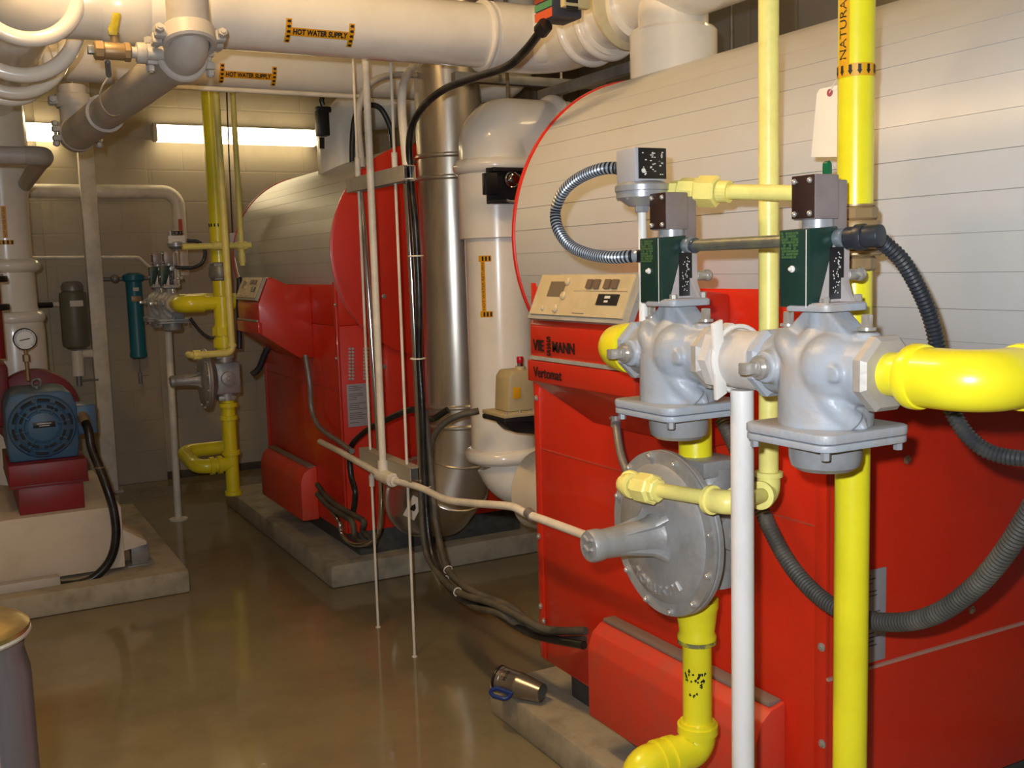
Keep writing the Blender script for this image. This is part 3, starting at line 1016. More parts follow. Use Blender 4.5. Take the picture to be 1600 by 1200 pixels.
def make_valve(label):
    V = thing('gas_valve', label, 'gas valve', (TX, RY, TZ), RZ)
    # cast body: a barrel, flow necks, bulb and ribs, blended like a casting
    mb = MB()
    mb.lathe([(.064, -.080), (.064, -.055), (.063, -.02), (.060, .01), (.048, .030), (.034, .046), (.026, .056), (.024, .082)], (0, 0, 0), Zv, 40)
    for sgn in (-1, 1):
        mb.lathe([(.052, 0), (.050, .045), (.046, .07), (.044, .092)], (0, 0, 0.0), (sgn, 0, .0), 36)
    mb.sph((.030, -.012, .000), .052, 24)
    mb.tube(spline([(-.066, -.010, .040), (-.03, -.038, .026), (.012, -.043, -.008), (.046, -.031, -.046), (.060, -.008, -.070)], 8), .017, 12)
    for sgn in (-1, 1):
        mb.prism([(sgn * .012, .081), (sgn * .020, .081), (sgn * .066, .042), (sgn * .072, .0), (sgn * .010, .0)], lambda u, v, d: Vector((u, d, v)), -.022, .022, .003)
        mb.cyl((sgn * .072, 0, .0), (sgn * .072, 0, .052), .0175, seg=20, bev=.002)
    mb.prism([(.048, -.03), (.075, -.078), (.04, -.078)], lambda u, v, d: Vector((u, d, v)), -.006, .006, .001)
    mb.box((0, 0, .03), (.044, .046, .103), .006)
    mb.cyl((-.062, -.02, 0), (-.062, -.058, 0), .025, .023, seg=24, bev=.002)
    mb.cyl((.064, -.03, 0), (.064, -.056, 0), .015, .012, seg=16, bev=.002)
    bo = build('body', mb, M_valve, V, local=True, ang=80)
    md = bo.modifiers.new('casting', 'REMESH'); md.mode = 'VOXEL'; md.voxel_size = .0024; md.use_smooth_shade = True
    md = bo.modifiers.new('soften', 'SMOOTH'); md.factor = .6; md.iterations = 12
    for sgn in (-1, 1):
        mb = MB()
        mb.hexa((sgn * .088, 0, 0), (sgn * .112, 0, 0), .052, 8, pi / 8)
        build('end_flange', mb, M_valve if sgn < 0 else mat('dusty_union_nut', '#a9a29a', .5, .2, dirt='#8a7f72', dirt_amt=.6, scale=14, bump=.3), V, local=True, flat=True)
    # bottom plate, top plate
    def rsq(h, r, n=6):
        out = []
        for q, (sx, sy) in enumerate(((1, 1), (-1, 1), (-1, -1), (1, -1))):
            for i in range(n + 1):
                a = pi / 2 * q + pi / 2 * i / n
                out.append((sx * (h - r) + cos(a) * r, sy * (h - r) + sin(a) * r))
        return out
    mb = MB()
    mb.prism(rsq(.082, .022), lambda u, v, d: Vector((u, v, d)), -.090, -.077, .003)
    mb.prism(rsq(.081, .021), lambda u, v, d: Vector((u, v, d)), -.1005, -.0908, .002)
    build('bottom_flange', mb, M_valve, V, local=True)
    mb = MB(); mb.lathe([(.050, -.100), (.049, -.124), (.046, -.135), (.038, -.141), (0, -.142)], (0, 0, 0), Zv, 40)
    build('bottom_cap', mb, M_cup, V, local=True)
    mb = MB()
    for a in (-1, 1):
        for b in (-1, 1):
            mb.hexa((a * .067, b * .067, -.112), (a * .067, b * .067, -.1006), .0065)
    build('bolt', mb, M_cup, V, local=True, flat=True)
    mb = MB(); mb.prism(rsq(.040, .010), lambda u, v, d: Vector((u, v, d)), .078, .0885, .002)
    build('top_flange', mb, M_valve, V, local=True)
    # plugs with square heads
    mb = MB()
    for sgn in (-1, 1):
        mb.cyl((sgn * .072, 0, .054), (sgn * .072, 0, .058), .012, seg=16)
        mb.box((sgn * .072, 0, .066), (.011, .011, .018), .0015)
    build('square_plug', mb, M_zinc, V, local=True)
    mb = MB()
    mb.cyl((-.062, -.060, 0), (-.062, -.066, 0), .017, seg=20)
    mb.cyl((-.062, -.066, 0), (-.062, -.073, 0), .0125, seg=20)
    mb.box((-.062, -.084, 0), (.016, .022, .016), .0015)
    build('side_plug', mb, M_zinc, V, local=True)
    # actuator on top
    n0 = len(COL.objects)
    zoff = -.0145
    mb = MB()
    mb.box((0, .0, .099), (.072, .072, .011), .002)
    mb.prism([(.046, .104), (-.020, .104), (-.016, .196), (.030, .200), (.036, .196), (.036, .13)], lambda u, v, d: Vector((d, u, v)), -.036, .008, .002)
    mb.prism([(.008, .104), (.030, .104), (.012, .13), (.008, .14)], lambda u, v, d: Vector((u, d, v)), .018, .024)
    mb.prism([(.036, .125), (.036, .105), (.058, .105)], lambda u, v, d: Vector((d, u, v)), -.02, -.012)
    A = build('actuator', mb, mat('pale_cast_actuator', '#b3a9a7', .4, .15, dirt='#8f857f', dirt_amt=.4, scale=14), V, local=True)
    mb = MB()
    mb.prism([(-.040, .098), (-.040, .203), (.012, .206), (-.023, .098)], lambda u, v, d: Vector((d, u, v)), -.048, .009, .0018)
    g = build('green_cover', mb, M_green, A, local=True)
    mb = MB()
    rn = random.Random(5)
    for i in range(7):
        for j in range(9):
            if rn.random() < .8:
                mb.box((-.041 + .0045 * i + rn.uniform(-.001, .001), -.0403, .166 + .0040 * j), (.0045, .0008, .0034))
    build('faded_print', mb, M_moss, g, local=True)
    mb = MB()
    screw(mb, Vector((-.022, -.0402, .150)), (0, -1, 0), .0032)
    mb.box((.0035, -.0401, .150), (.0012, .0010, .104))
    build('cover_trim', mb, M_label, g, local=True)
    mb = MB(); mb.box((.0086, .010, .143), (.0016, .026, .070))
    lb = build('black_label', mb, M_dark, A, local=True, label='black label with fine white print')
    mb = MB()
    for i in range(34):
        mb.box((.0096, .003 + .014 * rn.random(), .114 + .058 * rn.random()), (.0006, .0006 + .0010 * rn.random(), .0018))
    build('fine_print', mb, M_label, lb, local=True)
    mb = MB()
    mb.cyl((-.02, .004, .198), (-.02, .004, .216), .021, seg=28)
    build('actuator_collar', mb, M_cup, A, local=True)
    mb = MB()
    mb.cyl((.002, .036, .14), (.002, .058, .14), .008, seg=16, bev=.001)
    mb.sph((.002, .060, .14), .010, 12)
    mb.hexa((-.028, -.03, .104), (-.028, -.03, .112), .006)
    mb.hexa((.028, .03, .104), (.028, .03, .114), .006)
    mb.hexa((.028, -.03, .104), (.028, -.03, .112), .006)
    build('actuator_bolt', mb, M_zinc, A, local=True)
    mb = MB()
    mb.box((-.022, .002, .246), (.042, .044, .060), .002)
    mb.box((-.022, .034, .232), (.030, .024, .075), .002)
    bx_ = build('position_switch_box', mb, M_box, A, local=True)
    mb = MB(); mb.box((-.022, -.0215, .2465), (.041, .003, .058), .001)
    build('cover_plate', mb, M_brown, bx_, local=True)
    mb = MB()
    for a in (-.037, -.008):
        for b in (.224, .268):
            mb.sph((a, -.023, b), .0042, 10, (0, -1, 0), True)
    build('cover_screw', mb, M_zinc, bx_, local=True)
    mb = MB()
    mb.cyl((.008, .012, .190), (.022, .012, .190), .0125, seg=20, bev=.001)
    build('conduit_boss', mb, mat('hub_zinc', '#9aa3aa', .35, .6), A, local=True)
    for o_ in list(COL.objects)[n0:]:
        if o_.type == 'MESH':
            o_.data.transform(Matrix.Translation((0, 0, zoff)))
    return V
vr = make_valve('right-hand grey gas valve with a dark green actuator cover, beside the big yellow elbow')
mb = MB(); mb.prism([(-.004, .27), (.006, .27), (.005, .292), (.001, .296), (-.004, .293)], lambda u, v, d: Vector((d, u + .02, v - .0145)), -.025, -.015, .0015)
gt = build('green_tab', mb, mat('bright_green_tab', '#0e5a35', .35), vr, local=True)
vl = copy_thing(vr, (TX, LY, TZ), RZ, 'left-hand grey gas valve with a dark green actuator cover, below the pressure switch', skip=('green_tab',))

# union between the valves, with a support strap
un = thing('pipe_union', 'pale grey union and strap joining the two near gas valves', 'pipe union', (TX, (RY + LY) / 2, TZ))
ym = (RY + LY) / 2
mb = MB(); mb.cyl((TX, RY + .115, TZ), (TX, LY - .115, TZ), .044, seg=36)
mb.cyl((TX, LY - .135, TZ), (TX, LY - .118, TZ), .054, seg=8)
build('nipple', mb, mat('pale_grey_primer', '#c8c2bd', .55, dirt='#a79d94', dirt_amt=.5, scale=12), un)
mb = MB()
ys = LY - .150
mb.ring((TX, ys, TZ), Yv, .050, .0035, 36, 8)
mb.prism([(-.052, .056), (-.034, .062), (-.026, -.05), (-.046, -.06)], lambda u, v, d: Vector((TX + u, d, TZ + v)), ys - .004, ys + .004, .0015)
build('strap', mb, M_label, un)

# support post
q = P(1160, 800, x=1.04)
post = thing('support_post', 'white painted post holding up the two near gas valves', 'post', (1.04, q.y, 0))
mb = MB(); mb.cyl((1.04, q.y, 0), (1.04, q.y, TZ - .045), .0175, seg=28)
build('post_tube', mb, mat('white_gloss_post', '#d9d5d2', .35, dirt='#a7a19a', dirt_amt=.35, scale=14, stretch=(1, 1, .3)), post)
mb = MB(); mb.lathe([(.05, 0), (.05, .006), (.02, .008)], (1.04, q.y, 0), Zv, 24)
build('post_foot', mb, M_galv, post)

# yellow elbows and pipes
def fitting(mb, c, ax, r, R, L):
    mb.lathe([(r, -L), (R * .96, -L), (R, -L * .8), (R, L * .8), (R * .96, L), (r, L)], c, ax, 32, cap=False)
# right elbow
er = thing('gas_elbow_pipe', 'big bright yellow gas elbow at the right edge beside the right-hand valve', 'gas pipe', (TX, RY - .2, TZ))
y1 = RY - .115
yc = P(1600, 600, x=TX).y + 0.01
mb = MB(); mb.tube([(TX, y1 + .01, TZ), (TX, yc + .1, TZ)], .0285, 32)
build('nipple', mb, M_yel, er)
ye = P(1432, 600, x=TX).y
mb = MB()
mb.tube(fillet([(TX, ye + .004, TZ), (TX, ye - .088, TZ), (TX + .090, ye - .088, TZ)], .066, 14), .0375, 36)
build('elbow', mb, M_yel, er)
for (c, ax) in (((TX, ye - .002, TZ), Yv), ((TX + .082, ye - .088, TZ), X)):
    build('elbow_rim', MB().lathe([(.0375, -.010), (.0400, -.009), (.0415, -.005), (.0415, .005), (.0400, .009), (.0375, .010)], c, ax, 36, cap=False), M_yel, er)
mb = MB(); mb.tube(fillet([(TX + .08, ye - .088, TZ), (TX + .34, ye - .088, TZ), (TX + .34, ye - .088, .1)], .05, 8), .029, 28)
build('outlet_pipe', mb, M_yel, er)
# left elbow to riser
RX, RYy = 1.19, P(1088, 900, x=1.19).y
el = thing('gas_elbow_pipe', 'yellow gas elbow on the left-hand valve, before the near console', 'gas pipe', (TX, LY + .15, TZ))
yl = LY + .114
mb = MB()
mb.tube([(TX, yl - .005, TZ), (TX, yl + .03, TZ)], .034, 32)
build('nipple', mb, M_yel, el)
mb = MB()
ex = yl + .075
mb.tube(fillet([(TX, yl + .012, TZ), (TX, ex, TZ), (TX + .1, ex, TZ)], .055, 14), .040, 36)
build('elbow', mb, M_yel, el)
build('elbow_rim', MB().lathe([(.040, -.009), (.0445, -.008), (.0445, .008), (.040, .009)], (TX, yl + .02, TZ), Yv, 36, cap=False), M_yel, el)
# riser with reducer, below regulator
ris = thing('gas_riser', 'yellow gas riser with flaking paint below the round near regulator', 'gas pipe', (RX, RYy, .2))
zr = lambda py, px=1088: P(px, py, x=RX).z
mb = MB()
mb.cyl((RX, RYy, zr(1135)), (RX, RYy, zr(925)), .0275, seg=32)
mb.tube([(RX, RYy, zr(760)), (RX, RYy, TZ - .02), (RX - .05, LY + .185, TZ - .01)], .031, 28)
build('pipe_run', mb, M_yel, ris)
mb = MB()
mb.lathe([(.026, 0), (.036, 0), (.037, .008), (.033, .016), (.039, .058), (.041, .064), (.041, .078), (.03, .08)], (RX, RYy, zr(998)), Zv, 36)
build('reducer', mb, M_yel, ris)
mb = MB(); mb.lathe([(.0276, 0), (.0365, .0), (.0365, .008), (.0276, .009)], (RX, RYy, zr(1003)), Zv, 36)
build('bare_band', mb, mat('bare_iron_band', '#6b6a45', .6, dirt='#d9c81a', dirt_amt=.9, scale=60), ris)
# black flake marks
mb = MB()
rn = random.Random(11)
def rfn(a, z, w=.0006):
    return Vector((RX + cos(a) * (.0275 + w), RYy + sin(a) * (.0275 + w), z))
for (a0, zc_, n, sp) in ((radians(200), zr(1048), 12, .011), (radians(244), zr(1055), 20, .014), (radians(215), zr(1075), 4, .005)):
    for i in range(n):
        a = a0 + rn.uniform(-.33, .33); z = zc_ + rn.uniform(-sp, sp)
        k = rn.randint(4, 6)
        pts = [rfn(a + cos(2 * pi * j / k) * rn.uniform(.03, .12), z + sin(2 * pi * j / k) * rn.uniform(.001, .005)) for j in range(k)]
        mb.raw(pts, [tuple(range(k))])
build('paint_chips', mb, M_ink, ris)
# bottom elbow
mb = MB()
zb_ = zr(1168)
eb = [(RX, RYy, zr(1130)), (RX, RYy, zb_), (RX - .13, RYy + .01, zb_ - .0), (RX - .13, RYy - .12, zb_ )]
mb.tube(fillet([(RX, RYy, zr(1125)), (RX, RYy, zb_), (RX - .085, RYy, zb_)], .05, 12), .034, 36)
mb.tube(fillet([(RX - .08, RYy, zb_), (RX - .14, RYy, zb_), (RX - .14, RYy - .02, zb_ - .10)], .05, 12), .035, 36)
build('elbow', mb, M_yel, ris)
for (c, ax) in (((RX, RYy, zr(1136)), Zv), ((RX - .062, RYy, zb_), X), ((RX - .088, RYy, zb_), X)):
    build('elbow_rim', MB().lathe([(.032, -.009), (.0385, -.008), (.0385, .008), (.032, .009)], c, ax, 36, cap=False), M_yel, ris)
mb = MB(); mb.tube([(RX - .14, RYy - .02, zb_ - .09), (RX - .14, RYy - .02, 0.10 - .005), (RX - .14, RYy - .02, .0)], .030, 28)
build('drop_leg', mb, M_yel, ris)

# main vertical gas pipe
GX = 1.20
gp = P(1336, 300, x=GX)
gy = gp.y
main = thing('gas_pipe', 'thick bright yellow vertical natural gas pipe in front of the near jacket', 'gas pipe', (GX, gy, 0))
mb = MB(); mb.cyl((GX, gy, 0), (GX, gy, ZC), .0262, seg=40)
build('pipe_run', mb, M_yel, main)
zg = lambda py: P(1345, py, x=GX).z
mb = MB()
mb.hexa((GX, gy, zg(345)), (GX, gy, zg(322)), .033, 8)
mb.cyl((GX, gy, zg(392)), (GX, gy, zg(344)), .037, seg=28, bev=.004)
mb.hexa((GX, gy, zg(400)), (GX, gy, zg(392)), .040, 12)
mb.hexa((GX, gy, zg(424)), (GX, gy, zg(400)), .0315, 8)
mb.cyl((GX, gy, zg(322)), (GX, gy, zg(319)), .029, seg=24)
build('brass_union', mb, M_brass, main)
def gfn(u, v, w=0.0):
    a = radians(222) + u / .0262
    return Vector((GX + cos(a) * (.0270 + w), gy + sin(a) * (.0270 + w), v))
mb = MB()
cpatch(mb, gfn, -.038, .058, zg(121), zg(101), 0, 20)
cpatch(mb, gfn, -.028, -.009, zg(101), zg(-60), 0, 6)
st = build('sticker', mb, M_gasst, main, label='amber natural gas sticker')
mb = MB()
for k in range(7):
    uc = -.033 + .0128 * k
    zt_, zb2 = zg(103), zg(119)
    h = zt_ - zb2
    q = [(uc, zb2), (uc + .0036, zb2 + h * .45), (uc + .0022, zb2 + h * .45), (uc + .0022, zt_), (uc - .0022, zt_), (uc - .0022, zb2 + h * .45), (uc - .0036, zb2 + h * .45)]
    mb.raw([gfn(u, v, .0006) for u, v in q], [tuple(range(7))])
mb.text('NATURAL GAS', .0185, lambda u, v, w: gfn(-.0185 - v * .95, zg(95) + u, .0006), 0, 1.15, 'LEFT')
build('flow_lettering', mb, M_ink, st)

# paper tag hanging behind the main pipe
q = P(1290, 190, x=1.24)
tag_ = thing('hanging_tag', 'cream paper tag hanging behind the thick yellow gas pipe', 'tag', (q.x, q.y, q.z - .05))
def tfn(u, v, w=0):
    p = P(1290, 190, x=1.24)
    return p + Vector((0, -u * 1.0, v)) + Vector((-w, 0, 0))
mb = MB()
mb.prism([(-.030, -.052), (.032, -.058), (.034, .045), (.028, .052), (-.012, .052), (-.018, .046)], tfn, 0, .0012)
build('card', mb, mat('tag_card', '#e8dccb', .6), tag_)
mb = MB(); mb.lathe([(.006, 0), (.006, .0008), (.0025, .001)], tfn(.010, .043, .0012), (-1, 0, 0), 14)
build('eyelet', mb, mat('tag_eyelet', '#a04a50', .6), tag_)
mb = MB(); mb.tube(spline([tfn(.010, .043, .002), tfn(.035, .06, .01), tfn(.06, .062, .012)], 5), .0008, 6)
build('string', mb, M_label, tag_)

# pale pilot line : vertical + loop to the regulator
PX_ = 1.20
py_ = P(1201, 300, x=PX_).y
pil = thing('pilot_gas_line', 'pale yellow pilot line dropping vertically and looping to the near regulator', 'gas pipe', (PX_, py_, .9))
zq = lambda y: P(1204, y, x=PX_).z
mb = MB()
mb.cyl((PX_, py_, zq(755)), (PX_, py_, ZC), .0165, seg=28)
za = zq(772)
regc = P(1045, 832, x=1.10)
e1 = Vector((PX_, py_, za))
e2 = P(1140, 786, x=1.055); 
e2 = Vector((1.055, e2.y, e2.z))
e3 = P(975, 757, x=1.03)
e4 = P(1003, 748, x=1.085)
mb.tube(fillet([Vector((PX_, py_, za + .02)), e1, e2 + Vector((0.01, 0, 0)), e3, e4], .022, 8), .0125, 20)
build('pipe_run', mb, M_pale, pil)
def elbowfit(path, r, t, rims):
    mb = MB(); mb.tube(fillet(path, .022, 10), r, 24)
    e = build('elbow', mb, M_pale, t)
    for c, ax in rims:
        build('elbow_rim', MB().lathe([(r * .9, -.005), (r * 1.22, -.004), (r * 1.22, .004), (r * .9, .005)], c, ax, 24, cap=False), M_pale, e)
d12 = (e2 - e1).normalized(); d23 = (e3 - e2).normalized(); d34 = (e4 - e3).normalized()
elbowfit([e1 + Vector((0, 0, .034)), e1, e1 + d12 * .034], .0195, pil, [(e1 + Vector((0, 0, .034)), Zv), (e1 + d12 * .034, d12)])
elbowfit([e2 - d12 * .034, e2, e2 + d23 * .04], .0195, pil, [(e2 - d12 * .034, d12), (e2 + d23 * .04, d23)])
elbowfit([e3 - d23 * .020, e3, e3 + d34 * .022], .0180, pil, [(e3 - d23 * .020, d23), (e3 + d34 * .022, d34)])
mb = MB()
uc = e3 - d23 * .062
mb.hexa(uc - d23 * .018, uc + d23 * .018, .027, 8)
mb.hexa(uc - d23 * .030, uc + d23 * .030, .021, 8)
build('union_nut', mb, M_pale, pil, flat=True)
mb = MB(); mb.cyl(e4, e4 + d34 * .03, .013, seg=16)
build('yellow_stub', mb, M_yel, pil)

# upper pale line to pressure switch
hz = thing('pilot_gas_line', 'short pale yellow horizontal line above the near valves with a large hex union', 'gas pipe', (1.19, 1.3, 1.5))
a = P(1050, 297, x=1.10); b = P(1240, 302, x=1.17)
a = Vector((1.13, P(1100, 297, x=1.13).y + .14, P(1050, 299, x=1.13).z))
b = Vector((1.13, P(1240, 302, x=1.13).y, P(1240, 302, x=1.13).z))
b = Vector((1.18, P(1255, 302, x=1.18).y, P(1255, 302, x=1.18).z))
a = P(1052, 298, x=1.09)
dab = (b - a).normalized()
mb = MB()
mb.tube([a + dab * .06, b], .0125, 22)
mb.tube([a, a + dab * .06], .007, 16)
build('pipe_run', mb, M_pale, hz)
mb = MB()
L_ = (b - a).length
k = L_ * .27
mb.hexa(a + dab * (k - .016), a + dab * (k + .022), .026, 6)
mb.hexa(a + dab * (k - .048), a + dab * (k - .016), .022, 8)
mb.hexa(a + dab * (k - .066), a + dab * (k - .044), .017, 8)
mb.cyl(a + dab * (k + .024), a + dab * (k + .042), .018, seg=20)
build('union_nut', mb, M_pale, hz, flat=True)

# pressure switch with white stem
sy = P(1004, 400, x=TX - .01).y
sx_ = TX - .01
zs = lambda py: P(1004, py, x=sx_).z
sw = thing('pressure_switch', 'silver gas pressure switch on a white stem above the left-hand valve', 'pressure switch', (sx_, sy, zs(330)))
mb = MB(); mb.cyl((sx_, sy, TZ + .05), (sx_, sy, zs(330)), .0075, seg=18)
build('stem', mb, mat('white_stem', '#dcd8d0', .5), sw)
mb = MB()
mb.hexa((sx_, sy, zs(332)), (sx_, sy, zs(321)), .013)
mb.lathe([(.022, 0), (.036, .010), (.043, .014), (.043, .024), (.045, .025), (.045, .034), (.043, .036), (.036, .040)], (sx_, sy, zs(322)), Zv, 44)
build('diaphragm_housing', mb, M_cup, sw)
mb = MB()
zb_s = zs(322) + .038
mb.box((sx_ - .002, sy - .001, zb_s + .028), (.062, .056, .056), .003)
bxs = build('switch_box', mb, mat('switch_silver', '#b0b1b6', .38, .2), sw)
mb = MB(); mb.box((sx_ + .001, sy - .0298, zb_s + .030), (.056, .002, .050), .0008)
lb = build('black_label', mb, M_dark, bxs, label='black label with white fine print')
mb = MB()
rn = random.Random(2)
for i in range(34):
    u = rn.choice((-.018, -.014, -.003, .001, .005, .016, .02)) + rn.uniform(-.001, .001)
    mb.box((sx_ + u, sy - .0310, zb_s + .010 + .040 * rn.random()), (.004 * rn.uniform(.5, 1), .0006, .0016))
mb.lathe([(.004, 0), (.004, .0006), (0, .0006)], (sx_ - .018, sy - .031, zb_s + .018), (0, -1, 0), 12)
build('fine_print', mb, M_label, lb)
mb = MB()
for k in range(6):
    a_ = 2 * pi * k / 6 + .3
    mb.sph((sx_ + cos(a_) * .039, sy + sin(a_) * .039, zs(322) + .013), .0035, 8, (0, 0, -1), True)
build('screw', mb, M_zinc, sw)
# flexible hoses
def hose(label, pts, r, m, corr=.12, step=None, group=None, fit=None, ridge=None):
    step = step or r * .55
    p = resample(spline(pts, 14), step / 2)
    mb = MB()
    mb.tube(p, (lambda i: r * (1 + corr * (1 if i % 2 else -1))), 14)
    t = thing('flexible_conduit', label, 'conduit', p[0], group=group)
    if ridge:
        for fi, f in enumerate(mb.bm.faces):
            if (fi // 14) % 4 in (0, 3): f.material_index = 1
    build('hose', mb, [m, ridge] if ridge else m, t)
    if fit:
        for (c, d, L, R) in fit:
            c, d = Vector(c), Vector(d).normalized()
            mb = MB(); mb.cyl(c, c + d * L, R, seg=20, bev=R * .12); mb.cyl(c + d * L * .3, c + d * L * .55, R * 1.18, seg=20, bev=R * .08)
            build('end_fitting', mb, M_hose, t)
    return t
pts = [P(a_, b_, x=c_) for a_, b_, c_ in ((958, 261, 1.02), (940, 264, 1.02), (905, 278, 1.02), (880, 300, 1.02), (868, 330, 1.02), (872, 358, 1.015), (890, 383, 1.01), (920, 397, 1.005), (955, 402, 1.0), (992, 400, 1.012), (1004, 400, 1.04))]
pts[0] = Vector((sx_ - .005, sy + .05, zb_s + .030))
hose('silver-black corrugated hose curling from the pressure switch to the left-hand actuator', pts, .0098, M_dark, .12, .0040, fit=[(Vector((sx_ - .005, sy + .028, zb_s + .030)), (0, 1, 0), .032, .013)], ridge=mat('conduit_ridge_metal', '#98a0aa', .3, .4))
# metal conduit between the two actuators
a = Vector((TX + .012, LY - .02, TZ + .1745)); b = Vector((TX + .012, RY + .036, TZ + .1745))
cbar = thing('conduit_link', 'short dusty metal conduit joining the two green-covered actuators', 'conduit', a)
mb = MB(); mb.cyl(a, b, .0095, seg=22); build('tube', mb, mat('worn_conduit', '#77776f', .4, .6, dirt='#a2a878', dirt_amt=.5, scale=30), cbar)
mb = MB(); mb.cyl(a - Vector((0, .008, 0)), a + Vector((0, -.015, 0)), .012, seg=22, bev=.001); build('end_fitting', mb, M_hosem, cbar)
# hose from right actuator to the right
q0 = Vector((TX + .012, RY - .024, TZ + .1745))
pts = [q0, q0 + Vector((.01, -.03, .002))] + [P(a_, b_, x=c_) for a_, b_, c_ in ((1378, 378, 1.10), (1410, 408, 1.13), (1437, 455, 1.16), (1455, 500, 1.18), (1466, 550, 1.19), (1476, 610, 1.19), (1500, 665, 1.19), (1530, 697, 1.20), (1565, 712, 1.21), (1610, 717, 1.22), (1660, 715, 1.24))]
hose('black corrugated hose arching from the right-hand actuator behind the big yellow elbow', pts, .0105, M_hose, .10, .006, fit=[(q0, (.25, -1, .04), .05, .0150)])
# big drooping hose
pts = [P(a_, b_, x=c_) for a_, b_, c_ in ((1128, 655, 1.36), (1150, 700, 1.36), (1180, 770, 1.36), (1205, 830, 1.36), (1240, 890, 1.36), (1290, 940, 1.355), (1350, 967, 1.35), (1410, 972, 1.345), (1465, 958, 1.34), (1520, 920, 1.33), (1565, 870, 1.32), (1610, 800, 1.31), (1650, 720, 1.30))]
hose('thick dusty black hose drooping in a wide U across the near boiler casing', pts, .0155, M_hose2, .05, .007)

# small conduit behind left valve
pts = [P(962, 658, x=1.25), P(968, 700, x=1.22), P(975, 725, x=1.20), P(985, 745, x=1.19)]
t = thing('steel_conduit', 'thin steel conduit coming up from behind the round near regulator', 'conduit', pts[0])
mb = MB(); mb.tube(spline(pts, 6), .0085, 16); build('tube', mb, M_galv, t)
mb = MB(); mb.cyl(pts[0] + Vector((0, 0, .012)), pts[0] + Vector((0, 0, -.012)), .011, seg=14); mb.cyl(pts[0] + Vector((0, .0, .004)), pts[0] + Vector((0, .02, .004)), .003, seg=8); build('clamp', mb, M_zinc, t)

# ------------------------------------------------------------------ regulator
RC = P(1041, 832, x=1.10)
def make_regulator(label, c, lettering=True):
    """local +X towards camera side (world -y), local -Y to the aisle"""
    t = thing('gas_regulator', label, 'gas regulator', c, RZ)
    r = .148
    mb = MB()
    mb.lathe([(0, -.028), (.075, -.026), (.118, -.018), (.126, -.012), (r, -.012), (r + .001, -.006), (r - .001, -.002)], (0, 0, 0), Yv, 72)
    build('front_cover', mb, M_alu, t, local=True)
    mb = MB()
    mb.lathe([(r - .002, -.002), (r + .001, 0), (r + .001, .008), (r - .006, .012), (.12, .020), (.085, .045), (.06, .05), (0, .05)], (0, 0, 0), Yv, 72)
    build('rear_cover', mb, M_alu, t, local=True)
    mb = MB()
    for k in range(12):
        a = 2 * pi * k / 12 + .2
        mb.cyl((cos(a) * (r - .008), -.016, sin(a) * (r - .008)), (cos(a) * (r - .008), -.012, sin(a) * (r - .008)), .0065, seg=10)
        mb.sph((cos(a) * (r - .008), -.016, sin(a) * (r - .008)), .0048, 10, (0, -1, 0), True)
    build('cover_screw', mb, M_zinc, t, local=True)
    # spring tower with flared ribs
    mb = MB()
    mb.lathe([(.040, 0), (.034, -.01), (.030, -.03), (.026, -.11), (.026, -.125)], (0, -.024, 0), Yv, 32)
    for k in range(4):
        a = pi / 4 + pi / 2 * k
        ca, sa = cos(a), sin(a)
        mb.prism([(.024, -.024), (.058, -.024), (.040, -.045), (.031, -.085), (.026, -.11)], lambda u, v, d: Vector((ca * u - sa * d, v, sa * u + ca * d)), -.006, .006, .0015)
    tw = build('spring_tower', mb, M_alu, t, local=True)
    mb = MB()
    mb.lathe([(.0275, -.117), (.0285, -.122), (.0285, -.137), (.026, -.142), (0, -.143)], (0, -.024, 0), Yv, 32)
    cap = build('tower_cap', mb, M_alu, tw, local=True)
    mb = MB()
    for (u0, v0) in ((-.012, .009), (0, -.008)):
        mb.tube([(-.016, -.1680, v0), (-.008, -.1680, v0 + .007), (.004, -.1680, v0 + .001), (.014, -.1680, v0 + .006)], .003, 8)
    build('slot_relief', mb, M_alu, cap, local=True)
    # body
    mb = MB()
    mb.box((0, .10, .0), (.10, .13, .16), .012)
    mb.cyl((-.0, .10, -.11), (0, .10, .11), .045, seg=32)
    mb.box((0, .095, .112), (.085, .085, .030), .004)
    mb.box((0.0, .095, -.100), (.085, .085, .024), .004)
    mb.cyl((.05, .10, 0), (.07, .10, 0), .034, seg=28, bev=.003)
    build('regulator_body', mb, M_alu, t, local=True)
    mb = MB()
    mb.box((.074, .10, 0), (.008, .012, .012), .001)
    mb.cyl((.07, .10, 0), (.074, .10, 0), .014, seg=6)
    build('body_plug', mb, M_zinc, t, local=True)
    if lettering:
        mb = MB()
        def lf(u, v, w):
            R = .100 + v
            a = -pi / 2 - .05 - u / .100 - .25
            return Vector((-cos(a) * R * 1, -.0225 - w + (v * .12), sin(a) * R))
        def lf2(u, v, w):
            R = .100 + v
            th = -pi / 2 + .0 + (-u) / .100
            return Vector((cos(th) * R, -.0215 - w - (.100 - R) * .12, sin(th) * R))
        mb.text('MAXITROL', .023, lf2, .0018, 1.2, 'CENTER', .0006)
        build('cast_lettering', mb, mat('cast_letters', '#c6c5c4', .4, .7), t, local=True)
    return t
reg = make_regulator('large round cast aluminium gas regulator in front of the near boiler', Vector((RC.x, RC.y, RC.z)))
